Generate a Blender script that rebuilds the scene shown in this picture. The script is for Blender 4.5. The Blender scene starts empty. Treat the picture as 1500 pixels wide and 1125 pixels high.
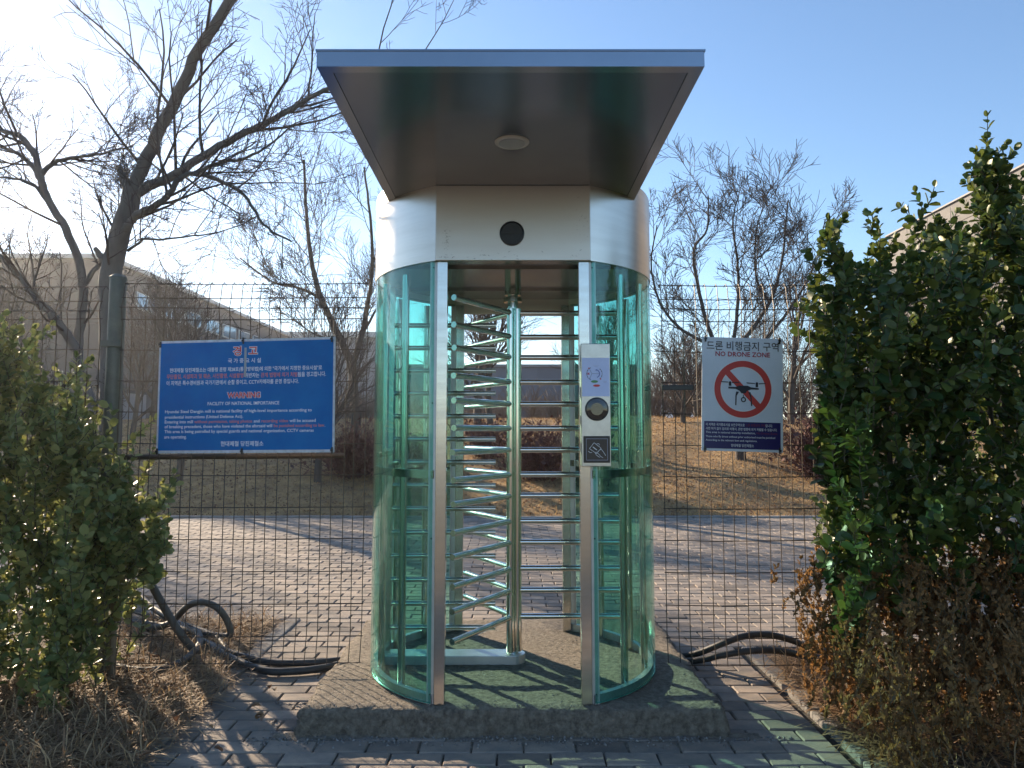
import bpy, math, random
import numpy as np
from mathutils import Vector, Matrix

random.seed(7)
rng = np.random.default_rng(11)
R = math.radians
S = bpy.context.scene
COL = S.collection

# ------------------------------------------------------------------ camera
cam = bpy.data.cameras.new('camera')
cam.sensor_width = 36.0
cam.lens = 26.4
cam.shift_y = -0.0178
cam.clip_end = 3000
camera = bpy.data.objects.new('camera', cam)
camera.location = (0, 0, 1.45)
camera.rotation_euler = (R(95.0), 0, 0)
COL.objects.link(camera)
S.camera = camera

# ------------------------------------------------------------------ sky, sun, exposure
SUN_EL, SUN_AZ = R(18.5), R(-40.0)          # azimuth from +Y towards +X
W = bpy.data.worlds.new('World')
S.world = W
W.use_nodes = True
wn = W.node_tree.nodes
sky = wn.new('ShaderNodeTexSky')
sky.sky_type = 'NISHITA'
sky.sun_disc = False
sky.sun_elevation = SUN_EL
sky.sun_rotation = SUN_AZ
sky.air_density = 1.0
sky.dust_density = 0.10
sky.ozone_density = 3.0
W.node_tree.links.new(sky.outputs[0], wn['Background'].inputs[0])
wn['Background'].inputs[1].default_value = 0.10
sun = bpy.data.lights.new('sun', 'SUN')
sun.energy = 5.0
sun.angle = R(0.53)
sun.color = (1.0, 0.80, 0.57)
sun_o = bpy.data.objects.new('sun', sun)
sd = Vector((math.sin(SUN_AZ) * math.cos(SUN_EL), math.cos(SUN_AZ) * math.cos(SUN_EL), math.sin(SUN_EL)))
sun_o.rotation_euler = sd.to_track_quat('Z', 'Y').to_euler()
sun_o.location = sd * 60
COL.objects.link(sun_o)
S.view_settings.view_transform = 'Standard'
S.view_settings.look = 'None'
S.view_settings.gamma = 1.0
S.view_settings.use_curve_mapping = False
S.view_settings.exposure = 1.33
S.render.engine = 'CYCLES'
S.cycles.use_denoising = True
S.cycles.max_bounces = 10
S.cycles.transparent_max_bounces = 24
S.cycles.caustics_reflective = False
S.cycles.sample_clamp_indirect = 6.0

# ------------------------------------------------------------------ materials
def nodes(name):
    m = bpy.data.materials.new(name)
    m.use_nodes = True
    nt = m.node_tree
    return m, nt, nt.nodes['Principled BSDF'], nt.nodes['Material Output']


def M(name, col, rough=0.6, metal=0.0, col2=None, scale=6.0, bump=0.0, bscale=None, stretch=(1, 1, 1),
      spec=0.5, rand=0.0, lo=0.35, hi=0.65, rrange=0.0, sep=None, translucent=0.0, tcol=None, island=False, bdist=0.01):
    m, nt, bs, out = nodes(name)
    N, L = nt.nodes, nt.links
    bs.inputs['Roughness'].default_value = rough
    bs.inputs['Metallic'].default_value = metal
    bs.inputs['Specular IOR Level'].default_value = spec
    tc = N.new('ShaderNodeTexCoord')
    mp = N.new('ShaderNodeMapping')
    mp.inputs['Scale'].default_value = stretch
    L.new(tc.outputs['Object'], mp.inputs['Vector'])
    nz = N.new('ShaderNodeTexNoise')
    nz.inputs['Scale'].default_value = scale
    nz.inputs['Detail'].default_value = 8
    nz.inputs['Roughness'].default_value = 0.65
    L.new(mp.outputs[0], nz.inputs['Vector'])
    ramp = N.new('ShaderNodeMapRange')
    ramp.inputs[1].default_value = lo
    ramp.inputs[2].default_value = hi
    L.new(nz.outputs[0], ramp.inputs[0])
    mx = N.new('ShaderNodeMix')
    mx.data_type = 'RGBA'
    mx.inputs[6].default_value = (*col, 1)
    mx.inputs[7].default_value = (*(col2 or col), 1)
    fac = ramp.outputs[0]
    if island:                                   # each leaf, blade or stone its own shade
        g = N.new('ShaderNodeNewGeometry')
        oi = N.new('ShaderNodeObjectInfo')
        ad = N.new('ShaderNodeMath'); ad.operation = 'ADD'
        fr = N.new('ShaderNodeMath'); fr.operation = 'FRACT'
        L.new(g.outputs['Random Per Island'], ad.inputs[0])
        L.new(oi.outputs['Random'], ad.inputs[1])
        L.new(ad.outputs[0], fr.inputs[0])
        fac = fr.outputs[0]
    L.new(fac, mx.inputs[0])
    color = mx.outputs[2]
    if rand > 0:                                  # tone per object / per island
        g = N.new('ShaderNodeNewGeometry')
        oi = N.new('ShaderNodeObjectInfo')
        ad = N.new('ShaderNodeMath'); ad.operation = 'ADD'
        fr = N.new('ShaderNodeMath'); fr.operation = 'FRACT'
        L.new(g.outputs['Random Per Island'], ad.inputs[0])
        L.new(oi.outputs['Random'], ad.inputs[1])
        L.new(ad.outputs[0], fr.inputs[0])
        mr = N.new('ShaderNodeMapRange')
        mr.inputs[3].default_value = 1 - rand
        mr.inputs[4].default_value = 1 + rand
        L.new(fr.outputs[0], mr.inputs[0])
        hs = N.new('ShaderNodeHueSaturation')
        L.new(mr.outputs[0], hs.inputs['Value'])
        L.new(color, hs.inputs['Color'])
        color = hs.outputs[0]
    L.new(color, bs.inputs['Base Color'])
    if rrange:
        mr = N.new('ShaderNodeMapRange')
        mr.inputs[3].default_value = rough - rrange
        mr.inputs[4].default_value = rough + rrange
        L.new(nz.outputs[0], mr.inputs[0])
        L.new(mr.outputs[0], bs.inputs['Roughness'])
    if bump:
        n2 = N.new('ShaderNodeTexNoise')
        n2.inputs['Scale'].default_value = bscale or scale * 4
        n2.inputs['Detail'].default_value = 8
        n2.inputs['Roughness'].default_value = 0.7
        L.new(mp.outputs[0], n2.inputs['Vector'])
        b = N.new('ShaderNodeBump')
        b.inputs['Strength'].default_value = bump
        b.inputs['Distance'].default_value = bdist
        L.new(n2.outputs[0], b.inputs['Height'])
        L.new(b.outputs[0], bs.inputs['Normal'])
    if translucent:
        tr = N.new('ShaderNodeBsdfTranslucent')
        if tcol:
            tr.inputs[0].default_value = (*tcol, 1)
        else:
            L.new(color, tr.inputs[0])
        ms = N.new('ShaderNodeMixShader')
        ms.inputs[0].default_value = translucent
        L.new(bs.outputs[0], ms.inputs[1])
        L.new(tr.outputs[0], ms.inputs[2])
        L.new(ms.outputs[0], out.inputs[0])
    return m


def glass_mat(name, tint, refl=0.05):
    m, nt, bs, out = nodes(name)
    N, L = nt.nodes, nt.links
    N.remove(bs)
    t = N.new('ShaderNodeBsdfTransparent')
    t.inputs[0].default_value = (*tint, 1)
    g = N.new('ShaderNodeBsdfGlossy')
    g.inputs['Roughness'].default_value = 0.02
    g.inputs[0].default_value = (0.9, 1.0, 0.97, 1)
    lw = N.new('ShaderNodeLayerWeight')
    lw.inputs[0].default_value = 0.5
    p = N.new('ShaderNodeMath'); p.operation = 'POWER'; p.inputs[1].default_value = 5.0
    L.new(lw.outputs['Facing'], p.inputs[0])
    a = N.new('ShaderNodeMath'); a.operation = 'MULTIPLY_ADD'
    a.inputs[1].default_value = 0.9; a.inputs[2].default_value = refl
    L.new(p.outputs[0], a.inputs[0])
    # dust and dried splashes on the pane
    tc = N.new('ShaderNodeTexCoord')
    mp = N.new('ShaderNodeMapping'); mp.inputs['Scale'].default_value = (14, 14, 3)
    L.new(tc.outputs['Object'], mp.inputs[0])
    nz = N.new('ShaderNodeTexNoise'); nz.inputs['Scale'].default_value = 1.6; nz.inputs['Detail'].default_value = 10
    nz.inputs['Roughness'].default_value = 0.7
    L.new(mp.outputs[0], nz.inputs['Vector'])
    mr = N.new('ShaderNodeMapRange')
    mr.inputs[1].default_value = 0.50; mr.inputs[2].default_value = 0.74; mr.inputs[3].default_value = 0.02; mr.inputs[4].default_value = 0.17
    L.new(nz.outputs[0], mr.inputs[0])
    df = N.new('ShaderNodeBsdfDiffuse'); df.inputs[0].default_value = (0.45, 0.6, 0.55, 1)
    m1 = N.new('ShaderNodeMixShader'); m2 = N.new('ShaderNodeMixShader')
    L.new(mr.outputs[0], m1.inputs[0]); L.new(t.outputs[0], m1.inputs[1]); L.new(df.outputs[0], m1.inputs[2])
    L.new(a.outputs[0], m2.inputs[0]); L.new(m1.outputs[0], m2.inputs[1]); L.new(g.outputs[0], m2.inputs[2])
    L.new(m2.outputs[0], out.inputs[0])
    return m


MAT = dict(
    steel=M('brushed_steel', (0.62, 0.60, 0.57), 0.19, 1.0, (0.54, 0.52, 0.49), 2.0, 0.0, 60, (1, 1, 14), rrange=0.06),
    steel_h=M('brushed_steel_canopy', (0.33, 0.36, 0.40), 0.20, 1.0, (0.28, 0.31, 0.35), 1.6, rrange=0.05),
    tube=M('polished_tube', (0.70, 0.68, 0.64), 0.13, 1.0, (0.62, 0.60, 0.56), 6, rrange=0.05),
    angle=M('grey_angle_bar', (0.55, 0.55, 0.57), 0.42, 0.85, (0.46, 0.46, 0.48), 9),
    white_fit=M('white_plastic', (0.75, 0.75, 0.73), 0.4),
    black=M('black_plastic', (0.012, 0.012, 0.014), 0.35),
    screw=M('dark_screw', (0.05, 0.05, 0.05), 0.4, 0.8),
    rust=M('scuff_marks', (0.16, 0.11, 0.08), 0.6, 0.3),
    glass=glass_mat('green_glass', (0.655, 0.895, 0.855)),
    glass_edge=M('green_glass_edge', (0.03, 0.22, 0.17), 0.15),
    reader=M('reader_steel', (0.50, 0.485, 0.46), 0.30, 0.95, (0.43, 0.415, 0.395), 20),
    reader_lens=M('reader_lens', (0.02, 0.02, 0.02), 0.05, 0.0, spec=0.8),
    pad=M('reader_pad', (0.035, 0.022, 0.018), 0.35),
    paper=M('sticker_paper', (0.55, 0.62, 0.86), 0.5, 0, (0.50, 0.57, 0.80), 12),
    ink_white=M('ink_white', (0.82, 0.84, 0.86), 0.5),
    ink_red=M('ink_red', (0.62, 0.06, 0.05), 0.5),
    ink_coral=M('ink_coral', (0.72, 0.20, 0.14), 0.5),
    ink_crimson=M('ink_crimson', (0.42, 0.02, 0.05), 0.5),
    ink_dark=M('ink_dark', (0.03, 0.03, 0.045), 0.5),
    ink_grey=M('ink_grey', (0.42, 0.46, 0.60), 0.5),
    ink_green=M('ink_green', (0.10, 0.28, 0.10), 0.5),
    ink_maroon=M('ink_maroon', (0.20, 0.02, 0.05), 0.5),
    ink_blue=M('ink_blue', (0.12, 0.16, 0.42), 0.5),
    sign_blue=M('sign_blue', (0.001, 0.125, 0.40), 0.42, 0, (0.004, 0.165, 0.46), 4, bump=0.03, bscale=2.5, spec=0.2),
    sign_white=M('sign_white', (0.78, 0.84, 0.92), 0.42, 0, (0.70, 0.76, 0.84), 5, spec=.3),
    sign_navy=M('sign_navy', (0.020, 0.015, 0.13), 0.4),
    sign_edge=M('sign_edge', (0.66, 0.70, 0.76), 0.4, 0, (0.45, 0.46, 0.48), 25),
    tape=M('old_tape', (0.30, 0.34, 0.36), 0.35),
    wire=M('coated_wire', (0.045, 0.035, 0.028), 0.5, 0.2, (0.09, 0.06, 0.04), 30),
    post=M('painted_post', (0.14, 0.145, 0.115), 0.55, 0.1, (0.10, 0.10, 0.08), 9, bump=0.1),
    post_pale=M('pale_post', (0.36, 0.34, 0.27), 0.5, 0.1, (0.26, 0.25, 0.19), 9, bump=0.1),
    stake=M('wooden_stake', (0.22, 0.17, 0.11), 0.8, 0, (0.15, 0.12, 0.08), 20, 0.3, stretch=(1, 1, 0.2)),
    conc=M('slab_concrete', (0.42, 0.36, 0.285), 0.9, 0, (0.17, 0.142, 0.112), 34, 1.0, 75, bdist=0.05, lo=0.35, hi=0.66),
    kerb=M('kerb_concrete', (0.26, 0.25, 0.235), 0.9, 0, (0.17, 0.16, 0.15), 9, 0.6, 60, rand=0.1),
    gravel=M('crumbs', (0.30, 0.28, 0.26), 0.9, 0, (0.15, 0.14, 0.13), 5, island=True),
    paver=M('paver', (0.305, 0.245, 0.195), 0.85, 0, (0.195, 0.172, 0.15), 7, 0.8, 110, rand=0.30, bdist=0.006, lo=.38, hi=.62),
    joint=M('joint_sand', (0.055, 0.048, 0.040), 0.95, 0, (0.085, 0.075, 0.06), 30, 0.4),
    dirt=M('bed_soil', (0.085, 0.060, 0.040), 0.95, 0, (0.15, 0.105, 0.065), 7, 0.9, 50, bdist=0.02),
    ground=M('far_ground', (0.13, 0.105, 0.075), 0.95, 0, (0.18, 0.14, 0.09), 0.4),
    lawn=M('dry_lawn', (0.52, 0.34, 0.15), 0.95, 0, (0.20, 0.13, 0.07), 3.0, 1.0, 14, bdist=0.08, lo=0.34, hi=0.66),
    blade=M('dry_blades', (0.55, 0.36, 0.16), 0.8, 0, (0.27, 0.17, 0.08), island=True, translucent=0.4),
    straw=M('dry_straw', (0.50, 0.34, 0.18), 0.7, 0, (0.16, 0.09, 0.05), island=True, translucent=0.25),
    litter=M('leaf_litter', (0.38, 0.23, 0.11), 0.8, 0, (0.13, 0.07, 0.045), island=True, translucent=0.2),
    leaf=M('euonymus_leaf', (0.034, 0.082, 0.022), 0.40, 0, (0.15, 0.175, 0.035), island=True, translucent=0.32, spec=0.5),
    leaf_flare=M('euonymus_leaf_flare', (0.125, 0.18, 0.065), 0.42, 0, (0.32, 0.31, 0.10), island=True, translucent=0.36, spec=0.5),  # lighter copy of the leaf: flare and backlight put into the colour
    stem=M('green_stem', (0.10, 0.095, 0.05), 0.7, 0, (0.07, 0.055, 0.035), 20),
    brown=M('withered_foliage', (0.36, 0.19, 0.07), 0.8, 0, (0.16, 0.105, 0.045), island=True, translucent=0.4),
    bark=M('bark', (0.10, 0.09, 0.08), 0.9, 0, (0.16, 0.145, 0.13), 5, 0.7, 30, (1, 1, 0.35), bdist=0.02),  # colour lightened to carry the flare over the left trees
    bark_d=M('dark_bark', (0.060, 0.048, 0.040), 0.9, 0, (0.095, 0.078, 0.065), 7, 0.6, 30, (1, 1, 0.35)),
    twig=M('twig_bark', (0.100, 0.078, 0.064), 0.85, 0, (0.065, 0.05, 0.042), 6),
    twig_p=M('pale_twig', (0.19, 0.145, 0.115), 0.85, 0, (0.13, 0.10, 0.08), 6),
    red_twig=M('red_shrub_twig', (0.15, 0.055, 0.040), 0.85, 0, (0.08, 0.035, 0.03), island=True),
    hose=M('cable_black', (0.022, 0.021, 0.021), 0.5, 0, (0.05, 0.048, 0.045), 14, 0.2),
    hose_g=M('cable_grey', (0.10, 0.095, 0.09), 0.6, 0, (0.055, 0.05, 0.046), 14, 0.2),
    wall_b=M('brown_cladding', (0.088, 0.080, 0.078), 0.75, 0, (0.072, 0.066, 0.064), 0.5, rand=0.08),
    wall_d=M('dark_cladding', (0.07, 0.07, 0.075), 0.7),
    wall_g=M('grey_cladding', (0.25, 0.25, 0.26), 0.7, 0, (0.21, 0.21, 0.22), 0.5, rand=0.06),
    wall_s=M('slate_blue_cladding', (0.125, 0.145, 0.185), 0.55, 0, (0.105, 0.125, 0.165), 0.4, rand=0.06),
    wall_t=M('beige_cladding', (0.165, 0.155, 0.15), 0.8, 0, (0.125, 0.118, 0.112), 2.2, 0.5, 10, (1, 1, 3), rand=0.06),
    trim=M('pale_trim', (0.50, 0.50, 0.48), 0.6),
    pane=M('window_glass', (0.30, 0.38, 0.44), 0.08, 0.6),
    hill=M('far_hill', (0.16, 0.18, 0.22), 0.95, 0, (0.12, 0.14, 0.17), 0.02),
)

# ------------------------------------------------------------------ mesh helpers
class MB:
    def __init__(s):
        s.v, s.f, s.n = [], [], 0

    def add(s, V, F):
        s.v.append(np.asarray(V, float)); s.f += [tuple(i + s.n for i in f) for f in F]; s.n += len(V)
        return s

    def box(s, x0, x1, y0, y1, z0, z1, M4=None):
        V = [(x, y, z) for z in (z0, z1) for y in (y0, y1) for x in (x0, x1)]
        if M4 is not None:
            V = [tuple(M4 @ Vector(p)) for p in V]
        return s.add(V, [(0, 2, 3, 1), (4, 5, 7, 6), (0, 1, 5, 4), (2, 6, 7, 3), (0, 4, 6, 2), (1, 3, 7, 5)])

    def tube(s, P, r, n=8, cap=True):
        P = np.asarray(P, float); m = len(P)
        r = np.broadcast_to(np.asarray(r, float), (m,))
        T = np.gradient(P, axis=0)
        T /= np.linalg.norm(T, axis=1)[:, None] + 1e-9
        a = np.array([0, 0, 1.0]) if abs(T[0][2]) < 0.9 else np.array([1.0, 0, 0])
        u = np.cross(T[0], a); u /= np.linalg.norm(u)
        ang = np.arange(n) * 2 * math.pi / n
        ca, sa = np.cos(ang)[:, None], np.sin(ang)[:, None]
        V = np.empty((m * n, 3))
        for i in range(m):
            u = u - T[i] * np.dot(u, T[i]); u /= np.linalg.norm(u) + 1e-9
            w = np.cross(T[i], u)
            V[i * n:(i + 1) * n] = P[i] + r[i] * (ca * u + sa * w)
        F = []
        for i in range(m - 1):
            for j in range(n):
                k = (j + 1) % n
                F.append((i * n + j, i * n + k, (i + 1) * n + k, (i + 1) * n + j))
        if cap and n > 3:
            F.append(tuple(range(n - 1, -1, -1))); F.append(tuple((m - 1) * n + j for j in range(n)))
        return s.add(V, F)

    def later(s, P, r, n):
        if not hasattr(s, 'q'): s.q = {}
        s.q.setdefault((len(P), n), []).append((P, r))
        return s

    def flush(s):
        for (m, n), items in getattr(s, 'q', {}).items():
            P = np.array([i[0] for i in items], float); rad = np.array([i[1] for i in items], float)
            T = np.gradient(P, axis=1); T /= np.linalg.norm(T, axis=2, keepdims=True) + 1e-9
            ref = np.where(np.abs(T[:, :1, 2:3]) < .8, np.array([0, 0, 1.0]), np.array([1.0, 0, 0]))
            u = np.cross(T, np.broadcast_to(ref, T.shape)); u /= np.linalg.norm(u, axis=2, keepdims=True) + 1e-9
            w = np.cross(T, u)
            a = np.arange(n) * 2 * math.pi / n
            V = P[:, :, None] + rad[:, :, None, None] * (np.cos(a)[:, None] * u[:, :, None] + np.sin(a)[:, None] * w[:, :, None])
            j = np.arange(n); k = (j + 1) % n
            f = np.concatenate([np.stack([i * n + j, i * n + k, (i + 1) * n + k, (i + 1) * n + j], 1) for i in range(m - 1)])
            F = (f[None] + (np.arange(len(items)) * m * n)[:, None, None]).reshape(-1, 4) + s.n
            s.v.append(V.reshape(-1, 3)); s.f += F.tolist(); s.n += V.size // 3
        s.q = {}

    def lathe(s, prof, c=(0, 0, 0), n=32):
        V, F = [], []
        for (r, z) in prof:
            for j in range(n):
                a = 2 * math.pi * j / n
                V.append((c[0] + r * math.cos(a), c[1] + r * math.sin(a), c[2] + z))
        m = len(prof)
        for i in range(m - 1):
            for j in range(n):
                k = (j + 1) % n
                F.append((i * n + j, i * n + k, (i + 1) * n + k, (i + 1) * n + j))
        F.append(tuple(range(n - 1, -1, -1))); F.append(tuple((m - 1) * n + j for j in range(n)))
        return s.add(V, F)

    def prism(s, poly, z0, z1, M4=None):
        """poly in xy, extruded along z"""
        n = len(poly)
        V = [(x, y, z0) for x, y in poly] + [(x, y, z1) for x, y in poly]
        if M4 is not None:
            V = [tuple(M4 @ Vector(p)) for p in V]
        F = [tuple(range(n - 1, -1, -1)), tuple(range(n, 2 * n))]
        F += [(i, (i + 1) % n, n + (i + 1) % n, n + i) for i in range(n)]
        return s.add(V, F)

    def arcwall(s, c, r0, r1, a0, a1, z0, z1, n=32):
        """curved slab between two radii; angles in degrees from -Y towards +X"""
        V, F = [], []
        for i in range(n + 1):
            a = R(a0 + (a1 - a0) * i / n)
            for r in (r0, r1):
                for z in (z0, z1):
                    V.append((c[0] + r * math.sin(a), c[1] - r * math.cos(a), z))
        for i in range(n):
            b, e = i * 4, i * 4 + 4
            F += [(b, e, e + 1, b + 1), (b + 2, b + 3, e + 3, e + 2), (b + 1, e + 1, e + 3, b + 3), (b, b + 2, e + 2, e)]
        F += [(0, 1, 3, 2), (n * 4, n * 4 + 2, n * 4 + 3, n * 4 + 1)]
        return s.add(V, F)

    def mesh(s, name, mat, smooth=False):
        s.flush()
        me = bpy.data.meshes.new(name)
        V = np.concatenate(s.v) if s.v else np.zeros((0, 3))
        me.from_pydata(V.tolist(), [], s.f)
        me.materials.append(MAT[mat] if isinstance(mat, str) else mat)
        if smooth:
            me.polygons.foreach_set('use_smooth', [True] * len(me.polygons))
        me.update()
        return me

    def build(s, name, mat, parent=None, smooth=False, bevel=0.0):
        o = link(name, s.mesh(name, mat, smooth), parent)
        if bevel:
            b = o.modifiers.new('bevel', 'BEVEL'); b.width = bevel; b.segments = 2; b.limit_method = 'ANGLE'
        return o


def link(name, data, parent=None):
    o = bpy.data.objects.new(name, data)
    COL.objects.link(o)
    if parent is not None:
        o.parent = parent
    return o


def tag(o, label=None, cat=None, group=None, kind=None):
    if label: o['label'] = label
    if cat: o['category'] = cat
    if group: o['group'] = group
    if kind: o['kind'] = kind
    return o


def empty(name, loc=(0, 0, 0), label=None, cat=None, group=None, rot=(0, 0, 0)):
    o = bpy.data.objects.new(name, None)
    o.empty_display_size = 0.1
    o.location = loc; o.rotation_euler = rot
    COL.objects.link(o)
    return tag(o, label, cat, group)


def smooth_angle(o, deg=35):
    me = o.data
    me.polygons.foreach_set('use_smooth', [True] * len(me.polygons))
    try:
        me.set_sharp_from_angle(angle=R(deg))
    except Exception:
        pass
    return o


def catmull(P, k=6):
    P = np.asarray(P, float)
    Q = np.vstack([2 * P[0] - P[1], P, 2 * P[-1] - P[-2]])
    out = []
    for i in range(1, len(Q) - 2):
        for t in np.arange(k) / k:
            a, b, c, d = Q[i - 1], Q[i], Q[i + 1], Q[i + 2]
            out.append(0.5 * (2 * b + (c - a) * t + (2 * a - 5 * b + 4 * c - d) * t ** 2 + (3 * b - a - 3 * c + d) * t ** 3))
    out.append(P[-1])
    return np.array(out)


def quads_mesh(name, V, F, mat, smooth=False):
    """big meshes straight from arrays; F is (m,k)"""
    me = bpy.data.meshes.new(name)
    m, k = F.shape
    me.vertices.add(len(V)); me.vertices.foreach_set('co', np.ascontiguousarray(V, np.float32).ravel())
    me.loops.add(m * k); me.loops.foreach_set('vertex_index', np.ascontiguousarray(F, np.int32).ravel())
    me.polygons.add(m)
    me.polygons.foreach_set('loop_start', np.arange(0, m * k, k, dtype=np.int32))
    me.polygons.foreach_set('loop_total', np.full(m, k, np.int32))
    if smooth:
        me.polygons.foreach_set('use_smooth', [True] * m)
    me.materials.append(MAT[mat])
    me.update(calc_edges=True)
    me.validate()
    return me


# ================================================================== THE SETTING
GZ = 0.025                    # top of the paving
# ground sheet to the horizon
tag(MB().add([(-600, -400, -0.08), (600, -400, -0.08), (600, 800, -0.08), (-600, 800, -0.08)], [(0, 1, 2, 3)])
    .build('ground', 'ground'), 'bare brown ground around the paved yard', 'ground', kind='structure')

# grassy bank and the plateau behind it
def bank_z(x, y):
    t = min(max((y - 12.75) / 11.5, 0), 1)
    z = 1.86 * (t * (1.25 - 0.25 * t * t) if t < 1 else 1)
    z += (0.05 * math.sin(x * 0.9 + y * 0.4) + 0.04 * math.sin(x * 2.1 - y * 1.3)) * min(1, (y - 12.7) / 1.5 if y > 12.7 else 0) * (1 if y < 26 else 0.3)
    return z

xs = np.linspace(-70, 70, 281); ys = np.concatenate([np.linspace(12.72, 26, 90), np.linspace(27, 160, 40)])
V = [(x, y, bank_z(x, y)) for y in ys for x in xs]
nx = len(xs)
F = [(j * nx + i, j * nx + i + 1, (j + 1) * nx + i + 1, (j + 1) * nx + i) for j in range(len(ys) - 1) for i in range(nx - 1)]
bank = MB().add(V, F).build('grass_bank', 'lawn', smooth=True)
tag(bank, 'dry tan grass bank rising behind the paved yard', 'lawn', kind='structure')

# dry blades on the bank
n = 90000
bx = rng.uniform(-16, 17, n); by = 12.75 + 12.5 * rng.random(n) ** 1.25
bz = np.array([bank_z(a, b) for a, b in zip(bx, by)])
an = rng.uniform(0, 2 * math.pi, n); h = rng.uniform(0.025, 0.10, n); w = 0.003 + 0.006 * rng.random(n)
lx, ly = rng.normal(0, 0.04, n), rng.normal(0, 0.04, n)
base = np.stack([bx, by, bz - 0.01], 1); dv = np.stack([np.cos(an), np.sin(an), 0 * an], 1) * w[:, None]
tip = base + np.stack([lx, ly, h], 1)
V = np.stack([base - dv, base + dv, tip], 1).reshape(-1, 3)
o = link('dry_grass', quads_mesh('dry_grass', V, np.arange(n * 3).reshape(-1, 3), 'blade'))
tag(o, 'short dry grass blades standing on the bank', 'grass', kind='stuff')

n = 46000
bx = rng.uniform(-15, 16, n); by = 12.75 + 12 * rng.random(n) ** 1.3
bz = np.array([bank_z(a, b) for a, b in zip(bx, by)]) + rng.uniform(.0, .03, n)
a_ = rng.normal(size=(n, 3)) * np.array([1, 1, .55]); b_ = rng.normal(size=(n, 3)) * np.array([1, 1, .55])
sz = rng.uniform(.012, .030, n)[:, None]
a_ = a_ / np.linalg.norm(a_, axis=1)[:, None] * sz; b_ = b_ / np.linalg.norm(b_, axis=1)[:, None] * sz
c_ = np.stack([bx, by, bz], 1)
V = np.stack([c_ - a_, c_ - b_, c_ + a_, c_ + b_], 1).reshape(-1, 3)
tag(link('bank_litter', quads_mesh('bank_litter', V, np.arange(n * 4).reshape(-1, 4), 'litter')), 'fallen brown leaves scattered over the grass bank', 'leaf litter', kind='stuff')

# joint bed under the paving, sand level a little below the blocks
yard = empty('paved_yard', (0, 0, 0)); tag(yard, 'brown block paving of the path and yard behind the fence', 'paving', kind='structure')
MB().add([(-1.60, 0.4, 0), (1.52, 0.4, 0), (1.52, 5.2, 0), (-1.60, 5.2, 0)], [(0, 1, 2, 3)]).build('joint_bed', 'joint', yard)
MB().add([(-16, 5.2, 0), (17, 5.2, 0), (17, 12.62, 0), (-16, 12.62, 0)], [(0, 1, 2, 3)]).build('joint_bed', 'joint', yard)

PL, PW, JT = 0.236, 0.127, 0.007
def paver_mesh(l, w, seed, hgt=0.05):
    r = random.Random(seed); c = 0.006
    l2, w2 = l / 2 - JT / 2, w / 2 - JT / 2
    def ring(ix, iy, z, j): return [(sx * (ix + r.uniform(-j, j)), sy * (iy + r.uniform(-j, j)), z + r.uniform(-j, j) * 0.6) for sx, sy in ((-1, -1), (1, -1), (1, 1), (-1, 1))]
    V = ring(l2, w2, -hgt, 0) + ring(l2, w2, -c, 0.0015) + ring(l2 - c, w2 - c, 0, 0.0015)
    F = [(8, 9, 10, 11)] + [(a * 4 + i, a * 4 + (i + 1) % 4, a * 4 + 4 + (i + 1) % 4, a * 4 + 4 + i) for a in (0, 1) for i in range(4)]
    return V, F

pm = [MB().add(*paver_mesh(PL, PW, k)).mesh('paver', 'paver') for k in range(6)]
pm_half = MB().add(*paver_mesh(PL / 2, PW, 9)).mesh('paver', 'paver')
rest = MB()
cnt = 0
row = 0
y = 0.5
while y < 12.6:
    x0, x1 = (-1.60, 1.52) if y < 5.15 else ((-16, 17) if y > 5.95 else (-2.1, 17))
    if y >= 5.15 and y < 5.95: x0 = -2.1
    x = x0 + (PL / 2 if row % 2 else 0) + PL / 2
    if row % 2 and y < 5.15:
        spans = [(x0 + PL / 4, 0.5)]
    else:
        spans = []
    while x + PL / 2 < x1 + 0.02:
        spans.append((x, 1.0)); x += PL
    if x - PL / 2 < x1 - PL / 3 and y < 5.15: spans.append((x - PL / 4, 0.5))
    for (cx, fr) in spans:
        inside_slab = abs(cx - 0.0) < 0.93 and 3.78 < y < 5.28
        if inside_slab: continue
        tz = GZ + random.gauss(0, 0.0016)
        if 3.30 < y < 6.2 and abs(cx) < 0.72 * y + 0.2 and cnt < 300:
            o = link('paver', pm_half if fr < 1 else pm[random.randrange(6)], yard)
            o.location = (cx, y, tz)
            o.rotation_euler = (random.gauss(0, 0.006), random.gauss(0, 0.006), random.gauss(0, 0.006) + (math.pi if random.random() < .5 else 0))
            cnt += 1
        elif abs(cx) < 0.78 * y + 1.5 or y < 3.4:
            V, F = paver_mesh(PL * fr, PW, row * 977 + len(rest.v), 0.04)
            V = np.array(V) + (cx, y, tz)
            rest.add(V, F)
    y += PW; row += 1
tag(rest.build('paver_field', 'paver', yard), kind='stuff')

# kerbs
def kerb_run(name, pts, label, wdt=0.11, top=0.05, step=0.6):
    k = empty(name, (pts[0][0], pts[0][1], 0)); tag(k, label, 'kerb', kind='structure')
    for (ax, ay), (bx_, by_) in zip(pts[:-1], pts[1:]):
        Ld = math.hypot(bx_ - ax, by_ - ay); ns = max(1, round(Ld / step)); an_ = math.atan2(by_ - ay, bx_ - ax)
        me = MB().box(-Ld / ns / 2 + .004, Ld / ns / 2 - .004, -wdt / 2, wdt / 2, -0.06, top).mesh('kerb_stone', 'kerb')
        for i in range(ns):
            t = (i + .5) / ns
            o = link('kerb_stone', me, k)
            o.location = (ax + (bx_ - ax) * t - pts[0][0], ay + (by_ - ay) * t - pts[0][1], random.gauss(0, .003))
            o.rotation_euler = (0, random.gauss(0, .006), an_ + random.gauss(0, .005))
            b = o.modifiers.new('bevel', 'BEVEL'); b.width = .012; b.segments = 2
    return k
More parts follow.
